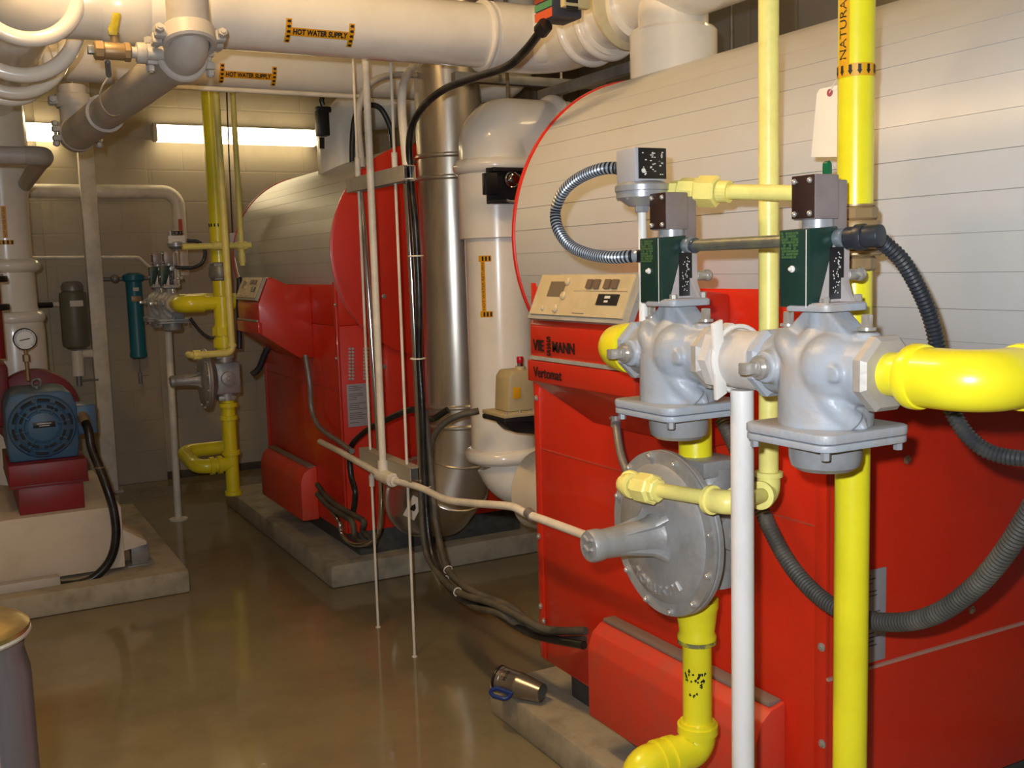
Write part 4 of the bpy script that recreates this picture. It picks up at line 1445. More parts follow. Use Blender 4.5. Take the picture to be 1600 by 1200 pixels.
# riser passes through the regulator body: yellow stub on top
# ------------------------------------------------------------------ far gas train
FT = 1.0
fy = 5.20
fax_z = P(300, 475, y=5.2).z
FRX = P(357, 640, y=5.2).x
frz = P(345, 592, y=5.15).z
freg = copy_thing(reg, (FRX - .105, 5.2, frz), RZ, 'round cast aluminium gas regulator in front of the far boiler, seen edge on', skip=('cast_lettering',))
fv1 = copy_thing(vr, (FT, fy + .30, fax_z), RZ, 'nearer of the two dim grey gas valves against the back wall', skip=('green_tab',))
fv2 = copy_thing(vr, (FT, fy + .62, fax_z), RZ, 'farther of the two dim grey gas valves against the back wall', skip=('green_tab',))
# supply pipe run
ymn = 5.48
MX_ = P(336, 300, y=ymn).x
ft = thing('gas_pipe', 'far yellow vertical gas pipe beside the wall light, with a dull union', 'gas pipe', (MX_, ymn, .2))
zfl = P(355, 722, y=5.25).z
mb = MB()
mb.cyl((MX_, ymn, zfl), (MX_, ymn, ZC), .041, seg=28)
build('pipe_run', mb, M_yel, ft)
mb = MB()
zu = P(341, 425, y=ymn).z
mb.hexa((MX_, ymn, zu - .045), (MX_, ymn, zu + .05), .050, 8)
mb.cyl((MX_, ymn, zu - .03), (MX_, ymn, zu + .03), .056, seg=24, bev=.005)
build('union', mb, M_galv, ft)
mb = MB()
zs_ = P(336, 352, y=ymn).z
for k in range(6):
    a = radians(190 + 25 * k)
    mb.box((MX_ + cos(a) * .0415, ymn + sin(a) * .0415, zs_), (.006, .006, .016), 0, Matrix.Rotation(a, 3, 'Z'))
build('flow_arrow', mb, M_ink, ft)
ft2 = thing('gas_pipe', 'far yellow riser with elbows and capped drip leg below the far regulator', 'gas pipe', (FRX, 5.2, .2))
mb = MB()
xl_ = P(305, 722, y=5.25).x
mb.cyl((FRX, 5.2, zfl - .16), (FRX, 5.2, frz - .07), .034, seg=28)
mb.cyl((FRX, 5.2, frz + .10), (FRX, 5.2, fax_z + .03), .043, seg=28)
mb.cyl((FRX, 5.2, fax_z - .16), (FRX, 5.2, fax_z - .12), .055, seg=8); mb.cyl((FRX, 5.2, fax_z - .22), (FRX, 5.2, fax_z - .18), .055, seg=28)
mb.tube(fillet([(FRX, 5.2, zfl), (xl_, 5.2, zfl), (xl_ - .02, ymn, zfl + .04), (MX_, ymn, zfl + .04)], .06, 8), .036, 24)
build('pipe_run', mb, M_yel, ft2)
for (c, ax, R) in (((FRX, 5.2, zfl + .055), Zv, .045), ((FRX - .06, 5.2, zfl), X, .045), ((xl_ + .07, 5.2, zfl), X, .045), ((FRX, 5.2, zfl - .15), Zv, .042),
                   ((FRX, 5.2, P(360, 632, y=5.2).z), Zv, .048), ((FRX, 5.2, P(360, 652, y=5.2).z), Zv, .044), ((FRX, 5.2, P(355, 510, y=5.2).z), Zv, .046), ((FRX, 5.2, P(355, 530, y=5.2).z), Zv, .048)):
    build('fitting_rim', MB().lathe([(.034, -.012), (R, -.010), (R, .010), (.034, .012)], c, ax, 28, cap=False), M_yel, ft2)
ft3 = thing('gas_pipe', 'far yellow horizontal pipe with a round elbow feeding the dim valves', 'gas pipe', (FT, 5.2, fax_z))
mb = MB()
mb.tube(fillet([(FRX + .06, 5.2, fax_z), (FT, 5.2, fax_z), (FT, fy + .2, fax_z)], .06, 10), .034, 24)
mb.tube(fillet([(FT, fy + .73, fax_z), (FT, fy + .85, fax_z), (1.30, fy + .85, fax_z), (1.42, 5.6, fax_z)], .06, 10), .034, 24)
build('pipe_run', mb, M_yel, ft3)
mb = MB(); mb.tube(fillet([(FT + .10, 5.2, fax_z), (FT, 5.2, fax_z), (FT, fy + .1, fax_z)], .062, 12), .043, 28)
build('elbow', mb, M_yel, ft3)
# pale lines far
fy2 = 5.06
px2 = P(345, 300, y=fy2).x
ft4 = thing('pilot_gas_line', 'far pale yellow vertical line before the wall light, bending above the far regulator', 'gas pipe', (px2, fy2, 1))
zz = P(352, 552, y=fy2).z
xe = P(300, 553, y=fy2).x
mb = MB(); mb.tube(fillet([(px2, fy2, ZC), (px2 + .01, fy2, zz), (xe, fy2, zz), (xe - .005, fy2 + .06, zz)], .03, 8), .017, 18)
build('pipe_run', mb, M_pale, ft4)
mb = MB(); mb.cyl((xe + .005, fy2, zz), (xe + .04, fy2, zz), .024, seg=8); mb.cyl((px2 + .01, fy2, zz + .03), (px2 + .01, fy2, zz + .045), .022, seg=14)
build('union_nut', mb, M_pale, ft4)
ft5 = thing('pilot_gas_line', 'far pale yellow cross line above the dim valves with a dropping branch', 'gas pipe', (1.2, 5.4, 1.4))
yy5 = 5.4
a, b = P(285, 386, y=yy5), P(392, 383, y=yy5)
mb = MB(); mb.tube([(a.x, yy5, a.z), (b.x, yy5, b.z)], .015, 16)
v0, v1 = P(378, 140, y=yy5), P(379, 415, y=yy5)
mb.tube([(v1.x, yy5, ZC), (v1.x, yy5, v1.z)], .014, 16)
build('pipe_run', mb, M_pale, ft5)
mb = MB()
for pxx in (340, 378):
    q = P(pxx, 384, y=yy5); mb.cyl((q.x - .025, yy5, q.z), (q.x + .025, yy5, q.z), .022, seg=14)
q = P(379, 395, y=yy5); mb.cyl((v1.x, yy5, q.z), (v1.x, yy5, q.z - .05), .018, seg=14)
build('tee', mb, M_pale, ft5)
# far switch with white-labelled box
q = P(275, 383, y=5.55)
fsw = copy_thing(sw, (q.x, 5.55, q.z - .03), 0, 'far gas pressure switch with a pale label above the dim valves')
mb = MB(); q = P(276, 374, y=5.50); mb.box((q.x + .004, 5.515, q.z), (.085, .004, .040), .001); ROOTM[fsw.name] = Matrix.Translation(fsw.location); build('pale_label', mb, M_label, fsw, label='pale blank label')
# far hoses
hose('far black hose looping from the far pressure switch', [P(a_, b_, y=5.5) for a_, b_ in ((292, 376), (310, 378), (320, 392), (316, 410), (300, 418), (272, 418))], .010, M_hose, .08, .01)
hose('far thin black hose hanging from the dim valves to the far riser', [P(a_, b_, y=5.35) for a_, b_ in ((297, 497), (308, 512), (322, 525), (338, 530))], .008, M_hose, .05, .01)
hose('far black hose running from the far regulator up to the red console', [P(a_, b_, y=c_) for a_, b_, c_ in ((394, 585, 5.1), (405, 575, 5.08), (418, 545, 5.05), (436, 530, 5.02))], .016, M_hose, .04, .01)
hose('far black hose standing behind the far yellow riser', [P(a_, b_, y=5.32) for a_, b_ in ((374, 545), (374, 510), (373, 470), (374, 440), (372, 432))], .014, M_hose, .04, .01)
# dangling wire with tag and red wire
t = thing('hanging_wire', 'thin black wire with a small white connector before the wall light', 'wire', P(352, 142, y=5.9))
mb = MB(); mb.tube([P(354, 142, y=5.9), P(358, 250, y=5.9), P(363, 365, y=5.9)], .004, 8); build('cable', mb, M_dark, t)
mb = MB(); q = P(364, 374, y=5.9); mb.box(q, (.035, .03, .07), .004); build('connector', mb, M_label, t)
mb = MB(); mb.tube(spline([P(364, 382, y=5.9), P(367, 400, y=5.85), P(372, 425, y=5.6), P(378, 446, y=5.4)], 5), .003, 6); build('red_wire', mb, M_redp, t)

# white post at the far left of the aisle, thin post under far valves
q = P(279, 812, z=0)
t = thing('support_post', 'slim white post under the dim far gas valves', 'post', (q.x, q.y, 0))
hh = P(262, 520, x=q.x * .985).z
top = P(263, 516, y=q.y)
mb = MB(); mb.tube([(q.x, q.y, 0), (top.x, q.y, top.z)], .019, 18); build('post_tube', mb, M_ivory, t)
mb = MB(); mb.lathe([(.05, 0), (.05, .008), (.02, .010)], (q.x, q.y, 0), Zv, 20); build('post_foot', mb, M_ivory, t)

# ------------------------------------------------------------------ centre conduits
# hanging rods
for (bx_, top_px, lab) in (((591, 980), 553, 'left thin wire rod anchored in the floor between the boilers'), ((648, 1026), 612, 'right thin wire rod anchored in the floor between the boilers')):
    q = P(*bx_, z=0)
    zt_ = P(top_px, 60, y=q.y)
    t = thing('threaded_rod', lab, 'rod', (q.x, q.y, 0))
    mb = MB(); mb.cyl((q.x, q.y, 0), (q.x, q.y, ZC), .0048, seg=10); build('rod', mb, M_ivory, t)
    mb = MB(); mb.lathe([(.010, 0), (.009, .003), (.005, .004)], (q.x, q.y, 0), Zv, 14)
    for (pa_, pb_) in ((238, 262), (730, 742)):
        z1_, z2_ = P(600, pa_ + (10 if bx_[0] < 600 else 0), y=q.y).z, P(600, pb_ + (15 if bx_[0] < 600 else 0), y=q.y).z
        mb.cyl((q.x, q.y, z2_), (q.x, q.y, z1_), .010, seg=12)
    build('rod_nut', mb, M_ivory, t)
rq1, rq2 = P(591, 980, z=0), P(648, 1026, z=0)
rodx = (rq1.x + rq2.x) / 2
def channel(label, y0, y1, z0, s=.042, h=.05):
    t = thing('strut_channel', label, 'strut channel', (rodx, (y0 + y1) / 2, z0 - h / 2))
    mb = MB()
    th = .003
    mb.box2((rodx - s / 2, y0, z0 - h / 2), (rodx - s / 2 + th, y1, z0 + h / 2))
    mb.box2((rodx + s / 2 - th, y0, z0 - h / 2), (rodx + s / 2, y1, z0 + h / 2))
    mb.box2((rodx - s / 2, y0, z0 + h / 2 - th), (rodx + s / 2, y1, z0 + h / 2))
    mb.box2((rodx - s / 2, y0, z0 - h / 2), (rodx - s / 2 + .012, y1, z0 - h / 2 + th))
    mb.box2((rodx + s / 2 - .012, y0, z0 - h / 2), (rodx + s / 2, y1, z0 - h / 2 + th))
    build('channel', mb, M_strut, t)
    return t
yn, yf_ = P(640, 268, x=rodx).y, P(549, 290, x=rodx).y
channel('upper painted strut channel carrying the vertical conduits before the far boiler', yn, yf_, P(640, 270, x=rodx).z)
yn2, yf2 = P(650, 745, x=rodx).y, P(570, 720, x=rodx).y
channel('lower painted strut channel near knee height carrying the vertical conduits', yn2, yf2, P(650, 742, x=rodx).z)
zlow = P(650, 745, x=rodx).z
# white conduit with tee body
cxx = rodx - .035
def vconduit(label, pts, r, m, extra=None, name='conduit'):
    t = thing(name, label, 'conduit', pts[-1])
    mb = MB(); mb.tube(pts, r, 18); build('tube', mb, m, t)
    return t
a, b = P(569, 85, x=cxx), P(603, 742, x=cxx)
yw = P(595, 650, x=cxx).y
zj = P(605, 742, x=cxx).z
t = vconduit('thick white vertical conduit ending in a junction body before the far boiler', [(cxx, yw, ZC), (cxx, yw, zj)], .0125, M_ivory)
jc = Vector((cxx, yw - .03, zj - .01))
mb = MB()
mb.tube([jc + Vector((0, .06, .0)), jc + Vector((0, -.06, 0))], .024, 24)
mb.cyl(jc + Vector((0, .03, 0)), jc + Vector((0, .03, .055)), .018, seg=20)
for dy in (-.075, -.06, .055, .07):
    mb.cyl(jc + Vector((0, dy - .005, 0)), jc + Vector((0, dy + .005, 0)), .021 if abs(dy) < .07 else .017, seg=20)
build('junction_body', mb, M_ivory, t)
# low conduit to the near boiler regulator
pts = [Vector((cxx, jc.y - .07, jc.z))] + [P(a_, b_, x=c_) for a_, b_, c_ in ((700, 768, cxx), (722, 778, cxx), (800, 790, 1.31), (822, 800, 1.31), (925, 838, 1.31), (1010, 868, 1.32))]
pts = [Vector((cxx, jc.y - .07, jc.z))] + [P(a_, b_, x=1.335) for a_, b_ in ((657, 762), (695, 780), (736, 786), (789, 790), (807, 794), (824, 803), (870, 820), (924, 840), (990, 864))]
t = vconduit('bent cream conduit crossing low from the junction body to the near regulator', spline(pts, 5), .0115, M_ivory)
c = P(828, 804, x=1.335)
mb = MB(); mb.cyl(c + Vector((0, .012, .004)), c + Vector((0, -.012, -.002)), .0145, seg=16); build('coupling', mb, M_galv, t)
pts = [jc + Vector((0, .07, 0)), P(560, 722, x=1.36), P(533, 706, x=1.37), P(505, 690, x=1.385)]
pts = [jc + Vector((0, .07, 0)), P(532, 706, x=1.33), P(500, 690, x=1.38)]
t = vconduit('cream conduit rising left from the junction body along the far boiler side', fillet(pts, .2, 6), .0125, M_ivory)
# chrome conduit left, chrome conduit right
def pcon(label, pix, x, r, m, sm=True, name='conduit'):
    pts = [P(a_, b_, x=x) if not isinstance(x, (list, tuple)) else P(a_, b_, x=x[i]) for i, (a_, b_) in enumerate(pix)]
    t = thing(name, label, 'conduit', pts[-1])
    mb = MB(); mb.tube(spline(pts, 8) if sm else pts, r, 18); build('tube', mb, m, t)
    return t
pcon('left bright chrome flexible conduit dropping past the far boiler plate', [(562, 290), (571, 390), (582, 550), (592, 700), (596, 780), (592, 830), (575, 848), (552, 850), (535, 835), (530, 815), (520, 800), (502, 780)], [1.36] * 8 + [1.38, 1.38, 1.39, 1.40], .0095, M_chrome)
pcon('right bright chrome conduit beside the black cables', [(635, 285), (641, 390), (649, 550), (655, 680), (659, 760), (664, 850), (690, 915)], 1.36, .0105, M_chrome)
pcon('grey painted conduit curving over to the flue above the upper channel', [(566, 262), (560, 200), (562, 165), (575, 135), (600, 120), (640, 117), (690, 122)], [1.38, 1.38, 1.39, 1.42, 1.50, 1.66, 1.95], .0125, M_greyp)
pcon('cream conduit curving left of the flue down to the upper channel', [(636, 262), (632, 220), (628, 170), (630, 135), (642, 108), (665, 92), (700, 82)], [1.35, 1.35, 1.36, 1.38, 1.46, 1.62, 1.84], .0145, M_ivory)
# black cable up to the device
dv = P(868, 10, x=1.45)
pts = [P(a_, b_, x=c_) for a_, b_, c_ in ((847, 46, 1.40), (820, 80, 1.39), (790, 105, 1.38), (740, 122, 1.37), (690, 142, 1.355), (655, 175, 1.35), (640, 215, 1.35), (642, 280, 1.36), (648, 340, 1.36), (652, 400, 1.365), (655, 480, 1.365), (655, 560, 1.365), (660, 640, 1.365), (664, 760, 1.365), (672, 850, 1.36), (690, 900, 1.35), (720, 935, 1.34), (770, 955, 1.35), (830, 990, 1.37), (912, 1008, 1.39))]
t = thing('power_cable', 'long black cable sweeping from the overhead box down past the flue to the near boiler', 'cable', pts[-1])
mb = MB(); mb.tube(spline(pts, 8), .0115, 16); build('cable', mb, M_black, t)
mb = MB()
for i in (7, 9, 11, 13):
    mb.ring(pts[i] + Vector((-.005, 0, 0)), Zv, .024, .0025, 20, 6)
build('cable_tie', mb, M_ivory, t)
mb = MB(); d = (pts[0] - pts[1]).normalized(); mb.cyl(pts[0] - d * .01, pts[0] + d * .02, .020, seg=8); build('cable_gland', mb, M_dark, t)
for lab, pix, xs, r, m in (
    ('black cable of the bundle looping lowest across the floor to the near boiler', [(660, 700), (668, 780), (672, 850), (695, 905), (735, 945), (780, 958), (830, 985), (912, 985)], [1.375, 1.375, 1.37, 1.36, 1.34, 1.34, 1.38, 1.40], .0105, M_dusty),
    ('black cable of the bundle nearest the flue, swinging out right', [(664, 640), (674, 740), (682, 820), (700, 890), (740, 925), (800, 950), (850, 995), (912, 1000)], [1.39, 1.39, 1.385, 1.37, 1.36, 1.37, 1.39, 1.41], .0115, M_dusty),
    ('dusty cable of the bundle entering the lower side cover at its top', [(657, 760), (663, 850), (680, 890), (715, 925), (775, 945), (840, 978), (870, 985), (915, 986)], [1.35, 1.35, 1.345, 1.335, 1.34, 1.36, 1.38, 1.40], .0105, M_dusty)):
    pts = [P(a_, b_, x=c_) for (a_, b_), c_ in zip(pix, xs)]
    t = thing('power_cable', lab, 'cable', pts[0])
    mb = MB(); mb.tube(spline(pts, 8), r, 14); build('cable', mb, m, t)
    mb = MB(); mb.ring(pts[3], (pts[4] - pts[2]), r * 1.25, .002, 16, 6); build('cable_tie', mb, M_ivory, t)
# cable across the far boiler end face
pcon('thin black cable crossing diagonally before the far data plate', [(700, 640), (672, 655), (645, 640), (600, 658), (570, 675), (548, 700), (548, 740), (555, 770), (552, 800)], [1.55, 1.5, 1.45, 1.42, 1.42, 1.42, 1.42, 1.42, 1.42], .012, M_black, name='power_cable')['category'] = 'cable'
pcon('grey black cable arching in front of the flue base', [(748, 642), (715, 650), (690, 665), (675, 690), (668, 730), (668, 780)], [1.62, 1.55, 1.5, 1.45, 1.4, 1.39], .012, M_dusty, name='power_cable')['category'] = 'cable'
# conduit from far console down
pcon('thin steel conduit dropping from the far red console and curving to the right', [(477, 555), (484, 600), (487, 640), (500, 668), (530, 690), (550, 705)], [1.39, 1.395, 1.40, 1.40, 1.40, 1.38], .011, M_galv)
for i, (lab, pix) in enumerate((('upper dusty conduit from the far lower side cover', [(496, 757), (510, 776), (530, 792), (555, 806), (568, 815), (567, 830), (580, 842)]),
    ('lower dusty conduit from the far lower side cover', [(496, 772), (512, 790), (535, 805), (550, 815), (555, 838), (570, 850), (585, 846)]))):
    pcon(lab, pix, 1.40 - i * .02, .012, M_dusty)

# ------------------------------------------------------------------ overhead device, struts, duct
dvt = thing('relay_box', 'dark box with orange and green label beside the overhead supply elbow', 'control box', P(865, 25, x=1.42))
dc = P(862, 4, x=1.44)
mb = MB(); mb.box((dc.x + .02, dc.y - .0, dc.z + .06), (.09, .09, .21), .006)
bb = build('housing', mb, mat('relay_housing', '#3a3a44', .4), dvt)
dc.z -= .045
xf = dc.x + .02 - .045
def dfn(u0, u1, v0, v1, m, nm):
    mb = MB(); mb.box2((xf - .0015, dc.y - .05 + u0, dc.z + v0), (xf, dc.y - .05 + u1, dc.z + v1)); build(nm, mb, m, bb)
dfn(.006, .094, .0, .022, M_orange, 'orange_stripe')
dfn(.006, .094, .026, .042, M_greenl, 'green_stripe')
dfn(.006, .094, .046, .068, mat('rust_label', '#8c3d22', .5), 'rust_stripe')
mb = MB(); mb.box((dc.x + .035, dc.y - .060, dc.z + .12), (.08, .022, .20), .003); cv = build('clear_cover', mb, mat('yellowed_cover', '#cdbd8c', .3), bb)
mb = MB()
for zz_ in (.008, .030): mb.box2((dc.x + .0, dc.y - .0725, dc.z + zz_ + .0), (dc.x + .035, dc.y - .0715, dc.z + zz_ + .014))
build('cover_mark', mb, M_ink, cv)

# duct, struts behind
d0, d1 = P(835, 200, y=5.2), P(925, 200, y=5.2)
t = thing('vertical_duct', 'dusty brown vertical duct seen above the tall white return pipe', 'duct', (2.75, 5.3, 0))
mb = MB(); mb.box2((d0.x, 5.2, 1.6), (d1.x + .05, 5.5, ZC), .004); build('duct_shell', mb, M_duct, t)
mb = MB(); mb.box2((d0.x - .5, 5.5, 1.7), (d0.x - .02, 5.56, ZC), .004); build('duct_flange', mb, M_duct, t)
t = thing('strut_channel', 'dark diagonal-looking strut running toward the near riser under the overhead main', 'strut channel', (2.0, 3.2, 1.9))
a_ = P(868, 143, x=2.05); b_ = P(985, 105, x=2.05)
mb = MB(); 
mb.box2((2.03, b_.y - .02, a_.z - .018), (2.06, a_.y + .1, a_.z + .018), .002); build('channel', mb, M_galv, t)
t = thing('strut_channel', 'dark strut crossing behind the flue above the white return elbow', 'strut channel', (2.0, 3.9, 2.0))
q = P(830, 128, y=3.75)
mb = MB(); mb.box2((q.x - .35, 3.73, q.z - .018), (q.x + .35, 3.77, q.z + .018), .002); build('channel', mb, M_galv, t)
for i, (pxx, lab) in enumerate(((794, 'dark hanger rod rising beside the flue above the white elbow'), (878, 'thin pale hanger rod rising before the dusty duct'))):
    q = P(pxx, 170, y=3.70 + .12 * i)
    t = thing('threaded_rod', lab, 'rod', (q.x, q.y, q.z))
    mb = MB(); mb.cyl((q.x, q.y, q.z - .02), (q.x, q.y, ZC), .007 if i == 0 else .005, seg=10); build('rod', mb, M_duct if i == 0 else M_ivory, t)
    mb = MB(); mb.hexa((q.x, q.y, q.z - .03), (q.x, q.y, q.z - .015), .012); build('rod_nut', mb, M_zinc, t)
q = P(1143, 40, y=3.6)
t = thing('threaded_rod', 'thin rod behind the white riser on the near boiler', 'rod', (q.x, 3.6, q.z))
mb = MB(); mb.cyl((q.x, 3.6, 1.9), (q.x, 3.6, ZC), .008, seg=10); build('rod', mb, M_galv, t)
# hanger strap on main A
q = P(661, 4, y=YA)
t = thing('pipe_hanger', 'small grey hanger strap on top of the nearer overhead main', 'pipe hanger', (q.x, YA, zA))
mb = MB(); mb.box((q.x, YA, zA + rA + .05), (.022, .03, .09), .002); mb.cyl((q.x, YA, zA + rA + .08), (q.x, YA, ZC), .006, seg=10)
build('strap', mb, M_strut, t)
# thin conduit strip below pipe B
zc_ = P(400, 140, y=YB2 - .1).z
t = thing('conduit', 'slim conduit running under the farther overhead main', 'conduit', (1, YB2 - .1, zc_))
mb = MB(); mb.tube([(.62, YB2 - .12, zc_ - .01), (1.62, YB2 - .12, zc_ - .01)], .010, 12); build('tube', mb, M_ivory, t)

# far boiler riser (white) and elbow behind the conduits
q = P(533, 225, x=CX - .0)
fry = 4.95
frx = P(533, 220, y=fry).x
t = thing('boiler_riser', 'dim white riser and elbow on top of the far boiler behind the conduits', 'pipe', (frx, fry, 1.8))
zj_ = P(520, 175, y=fry).z
mb = MB(); mb.tube(fillet([(frx, fry, 1.75), (frx, fry, zj_ + .0), (frx + .75, fry, zj_ + .10)], .15, 12), .105, 36); build('elbow_run', mb, M_white, t)
mb = MB(); mb.cyl((frx - .0, fry, 1.75), (frx, fry, P(520, 213, y=fry).z), .118, seg=36); build('riser_jacket', mb, M_white, t)
q = P(505, 185, y=4.8)
t = thing('valve_bracket', 'dark bracket beside the right end of the wall light', 'bracket', (q.x, 4.8, q.z))
mb = MB()
q1, q2 = P(497, 212, y=4.8), P(512, 172, y=4.8)
mb.box2((q1.x, 4.78, q1.z), (q2.x, 4.84, q2.z), .004)
mb.box2((q1.x - .0, 4.79, q2.z - .01), (q2.x + .015, 4.83, q2.z + .015), .003)
build('bracket_plate', mb, M_dark, t)
mb = MB(); mb.ring(P(514, 158, y=4.8), Yv, .035, .012, 20, 8, -2.2, .4); mb.cyl(P(503, 232, y=4.8), P(503, 215, y=4.8), .012, seg=10)
build('bracket_hook', mb, M_dark, t)
# flexible black loop over far elbow
hose('short black hose hooped over the dim far riser', [P(a_, b_, y=4.7) for a_, b_ in ((552, 300), (550, 230), (556, 180), (575, 165), (595, 170), (610, 200), (614, 230))], .013, M_hose, .05, .01)

# ------------------------------------------------------------------ wall lights and wall pipes
def wall_light(label, x0, x1, z0, z1, y=6.98):
    t = thing('fluorescent_light', label, 'light', ((x0 + x1) / 2, YB, z0))
    mb = MB(); mb.box2((x0 - .02, y + .06, z0 + .015), (x1 + .02, YB - .002, z1 - .0), .004)
    build('housing', mb, M_fix, t)
    mb = MB()
    pr = [(y + .06, z0), (y + .015, z0 + .012), (y, (z0 + z1) / 2), (y + .015, z1 - .012), (y + .06, z1)]
    mb.prism(pr, lambda u, v, d: Vector((d, u, v)), x0, x1)
    build('diffuser', mb, M_tube, t)
    mb = MB()
    for xx in (x0 - .012, x1 + .012): mb.box((xx, y + .035, (z0 + z1) / 2), (.022, .075, z1 - z0), .004)
    build('end_cap', mb, M_fix, t)
q0, q1 = P(247, 221, y=6.98), P(493, 200, y=6.98)
zl0, zl1 = P(370, 224, y=6.98).z, P(370, 197, y=6.98).z
wall_light('long lit fluorescent light on the back wall behind the yellow pipes', q0.x, q1.x, zl0, zl1)
q0, q1 = P(-110, 221, y=6.98), P(91, 200, y=6.98)
wall_light('lit fluorescent light on the back wall at the left behind the insulated rings', q0.x - .1, q1.x, P(60, 219, y=6.98).z, P(60, 190, y=6.98).z)
def ceil_light(label, x, y, L=1.2, along='y', m=None):
    t = thing('fluorescent_light', label, 'light', (x, y, ZC - .1))
    sx2, sy2 = ((.13, L) if along == 'y' else (L, .13))
    mb = MB(); mb.box((x, y, ZC - .03), (sx2 + .02, sy2 + .04, .06), .004); build('housing', mb, M_fix, t)
    mb = MB(); mb.box((x, y, ZC - .08), (sx2, sy2, .045), .015); build('diffuser', mb, m or M_tubec, t)
ceil_light('ceiling fluorescent over the aisle behind the camera', -0.3, -0.4)
ceil_light('ceiling fluorescent over the aisle before the overhead mains', .15, 2.25, 1.0, 'y', emit('lit_ceiling_diffuser_bright', (1.0, 0.64, 0.27, 1), 84.0))
ceil_light('ceiling fluorescent behind the near boiler', 2.85, 2.0, 1.2, 'y', emit('lit_ceiling_diffuser_rear', (1.0, 0.70, 0.34, 1), 16.0))

def wallpipe(label, pts, r, m=M_ivory):
    t = thing('wall_pipe', label, 'pipe', pts[0])
    mb = MB(); mb.tube(fillet(pts, r * 2.2, 8), r, 20); build('pipe_run', mb, m, t)
    return t
yw_ = 6.95
a, b, c = P(40, 300, y=yw_), P(277, 300, y=yw_), P(283, 430, y=yw_)
wp = wallpipe('cream insulated pipe along the back wall below the lights, turning down', [(a.x - .3, yw_, b.z), (b.x, yw_, b.z), (b.x, yw_, c.z), ], .043)
mb = MB(); q = P(282, 355, y=yw_ - .043); mb.box2((q.x - .012, yw_ - .0455, P(282, 375, y=yw_).z), (q.x + .012, yw_ - .043, P(282, 343, y=yw_).z)); build('orange_sticker', mb, M_orange, wp)
q = P(60, 401, y=7.06); q2 = P(232, 402, y=7.06); q3 = P(240, 420, y=7.06)
t = wallpipe('thin white cable run along the back wall under the insulated pipe', [(q.x - .3, 7.07, q.z), (q2.x - .06, 7.07, q2.z), (q2.x + .06, 7.07, q3.z - .05)], .011)
# grey canister
def cx_(px, py, y=6.85): return P(px, py, y=y)
q = cx_(117, 500)
can = thing('canister_filter', 'grey olive canister hanging on the back wall left of the tall post', 'filter', (q.x, 6.87, cx_(117, 541).z))
zbt, ztp = cx_(117, 541).z, cx_(115, 455).z
R_ = (cx_(139, 500).x - cx_(95, 500).x) / 2
mb = MB(); mb.lathe([(0, zbt - .02), (R_ * .6, zbt - .018), (R_ * .95, zbt), (R_, zbt + .02), (R_, ztp - .03), (R_ * .95, ztp - .01), (R_ * .75, ztp), (R_ * .75, ztp + .02)], (q.x, 6.87, 0), Zv, 32); build('shell', mb, M_tank, can)
mb = MB(); mb.lathe([(R_ * .8, ztp + .005), (R_ * .82, ztp + .03), (R_ * .7, ztp + .05), (R_ * .45, ztp + .06), (0, ztp + .06)], (q.x, 6.87, 0), Zv, 24); build('cap', mb, M_galv, can)
mb = MB(); l0 = cx_(110, 478); mb.box((l0.x + .03, 6.87 - R_ * .97, cx_(118, 474).z), (.075, .006, .036), .001); build('sticker', mb, M_label, can)
mb = MB(); mb.tube([(q.x - .30, 6.95, cx_(70, 477).z), (q.x, 6.9, cx_(70, 477).z)], .014, 12); build('side_pipe', mb, M_ivory, can)
mb = MB(); mb.tube([(q.x - .20, 6.90, cx_(70, 477).z), (q.x - .12, 6.86, cx_(70, 477).z)], .017, 10); build('valve_handle', mb, M_dark, can)
# white pvc below canister
t = thing('drain_pipe', 'white plastic drain pipe under the grey canister with a small tap', 'pipe', (q.x, 6.9, .7))
a, b, c = cx_(121, 548), cx_(122, 588), cx_(163, 555)
mb = MB(); mb.tube([(a.x, 6.88, a.z), (a.x, 6.88, b.z)], .036, 20); mb.tube(fillet([(a.x, 6.88, cx_(121, 553).z), (c.x, 6.92, cx_(160, 553).z), (c.x, 6.92, cx_(158, 425).z)], .05, 6), .028, 18); build('pipe_run', mb, M_white, t)
mb = MB(); mb.cyl((a.x, 6.88, b.z), (a.x, 6.88, b.z - .06), .016, seg=12); mb.cyl((a.x, 6.88, b.z - .03), (a.x + .11, 6.86, b.z - .03), .007, seg=8); build('tap', mb, M_galv, t)
mb = MB(); g = cx_(158, 470); mb.box((g.x, 6.885, g.z), (.03, .02, .11), .004); build('black_clip', mb, M_dark, t)
# teal filter
q = cx_(214, 500)
tf = thing('filter_housing', 'slim teal filter housing hanging on the back wall', 'filter', (q.x, 6.88, cx_(214, 558).z))
zbt, ztp = cx_(216, 558).z, cx_(211, 440).z
R_ = .052
mb = MB(); mb.lathe([(0, zbt - .015), (R_ * .7, zbt - .012), (R_, zbt), (R_, zbt + .02), (R_ * .93, zbt + .035), (R_ * .93, ztp)], (q.x, 6.88, 0), Zv, 28); build('bowl', mb, M_teal, tf)
mb = MB(); mb.lathe([(R_ * 1.1, ztp), (R_ * 1.25, ztp + .01), (R_ * 1.25, ztp + .04), (R_ * .6, ztp + .055), (0, ztp + .055)], (q.x, 6.88, 0), Zv, 28); build('head', mb, M_teal, tf)
mb = MB(); mb.box((q.x + .003, 6.88 - R_ * .95, cx_(212, 467).z), (.06, .008, .035), .001); build('orange_sticker', mb, M_brass, tf)
mb = MB(); mb.box((q.x + .003, 6.88 - R_ * .96, cx_(212, 452).z), (.035, .006, .022), .001); build('round_mark', mb, M_label, tf)
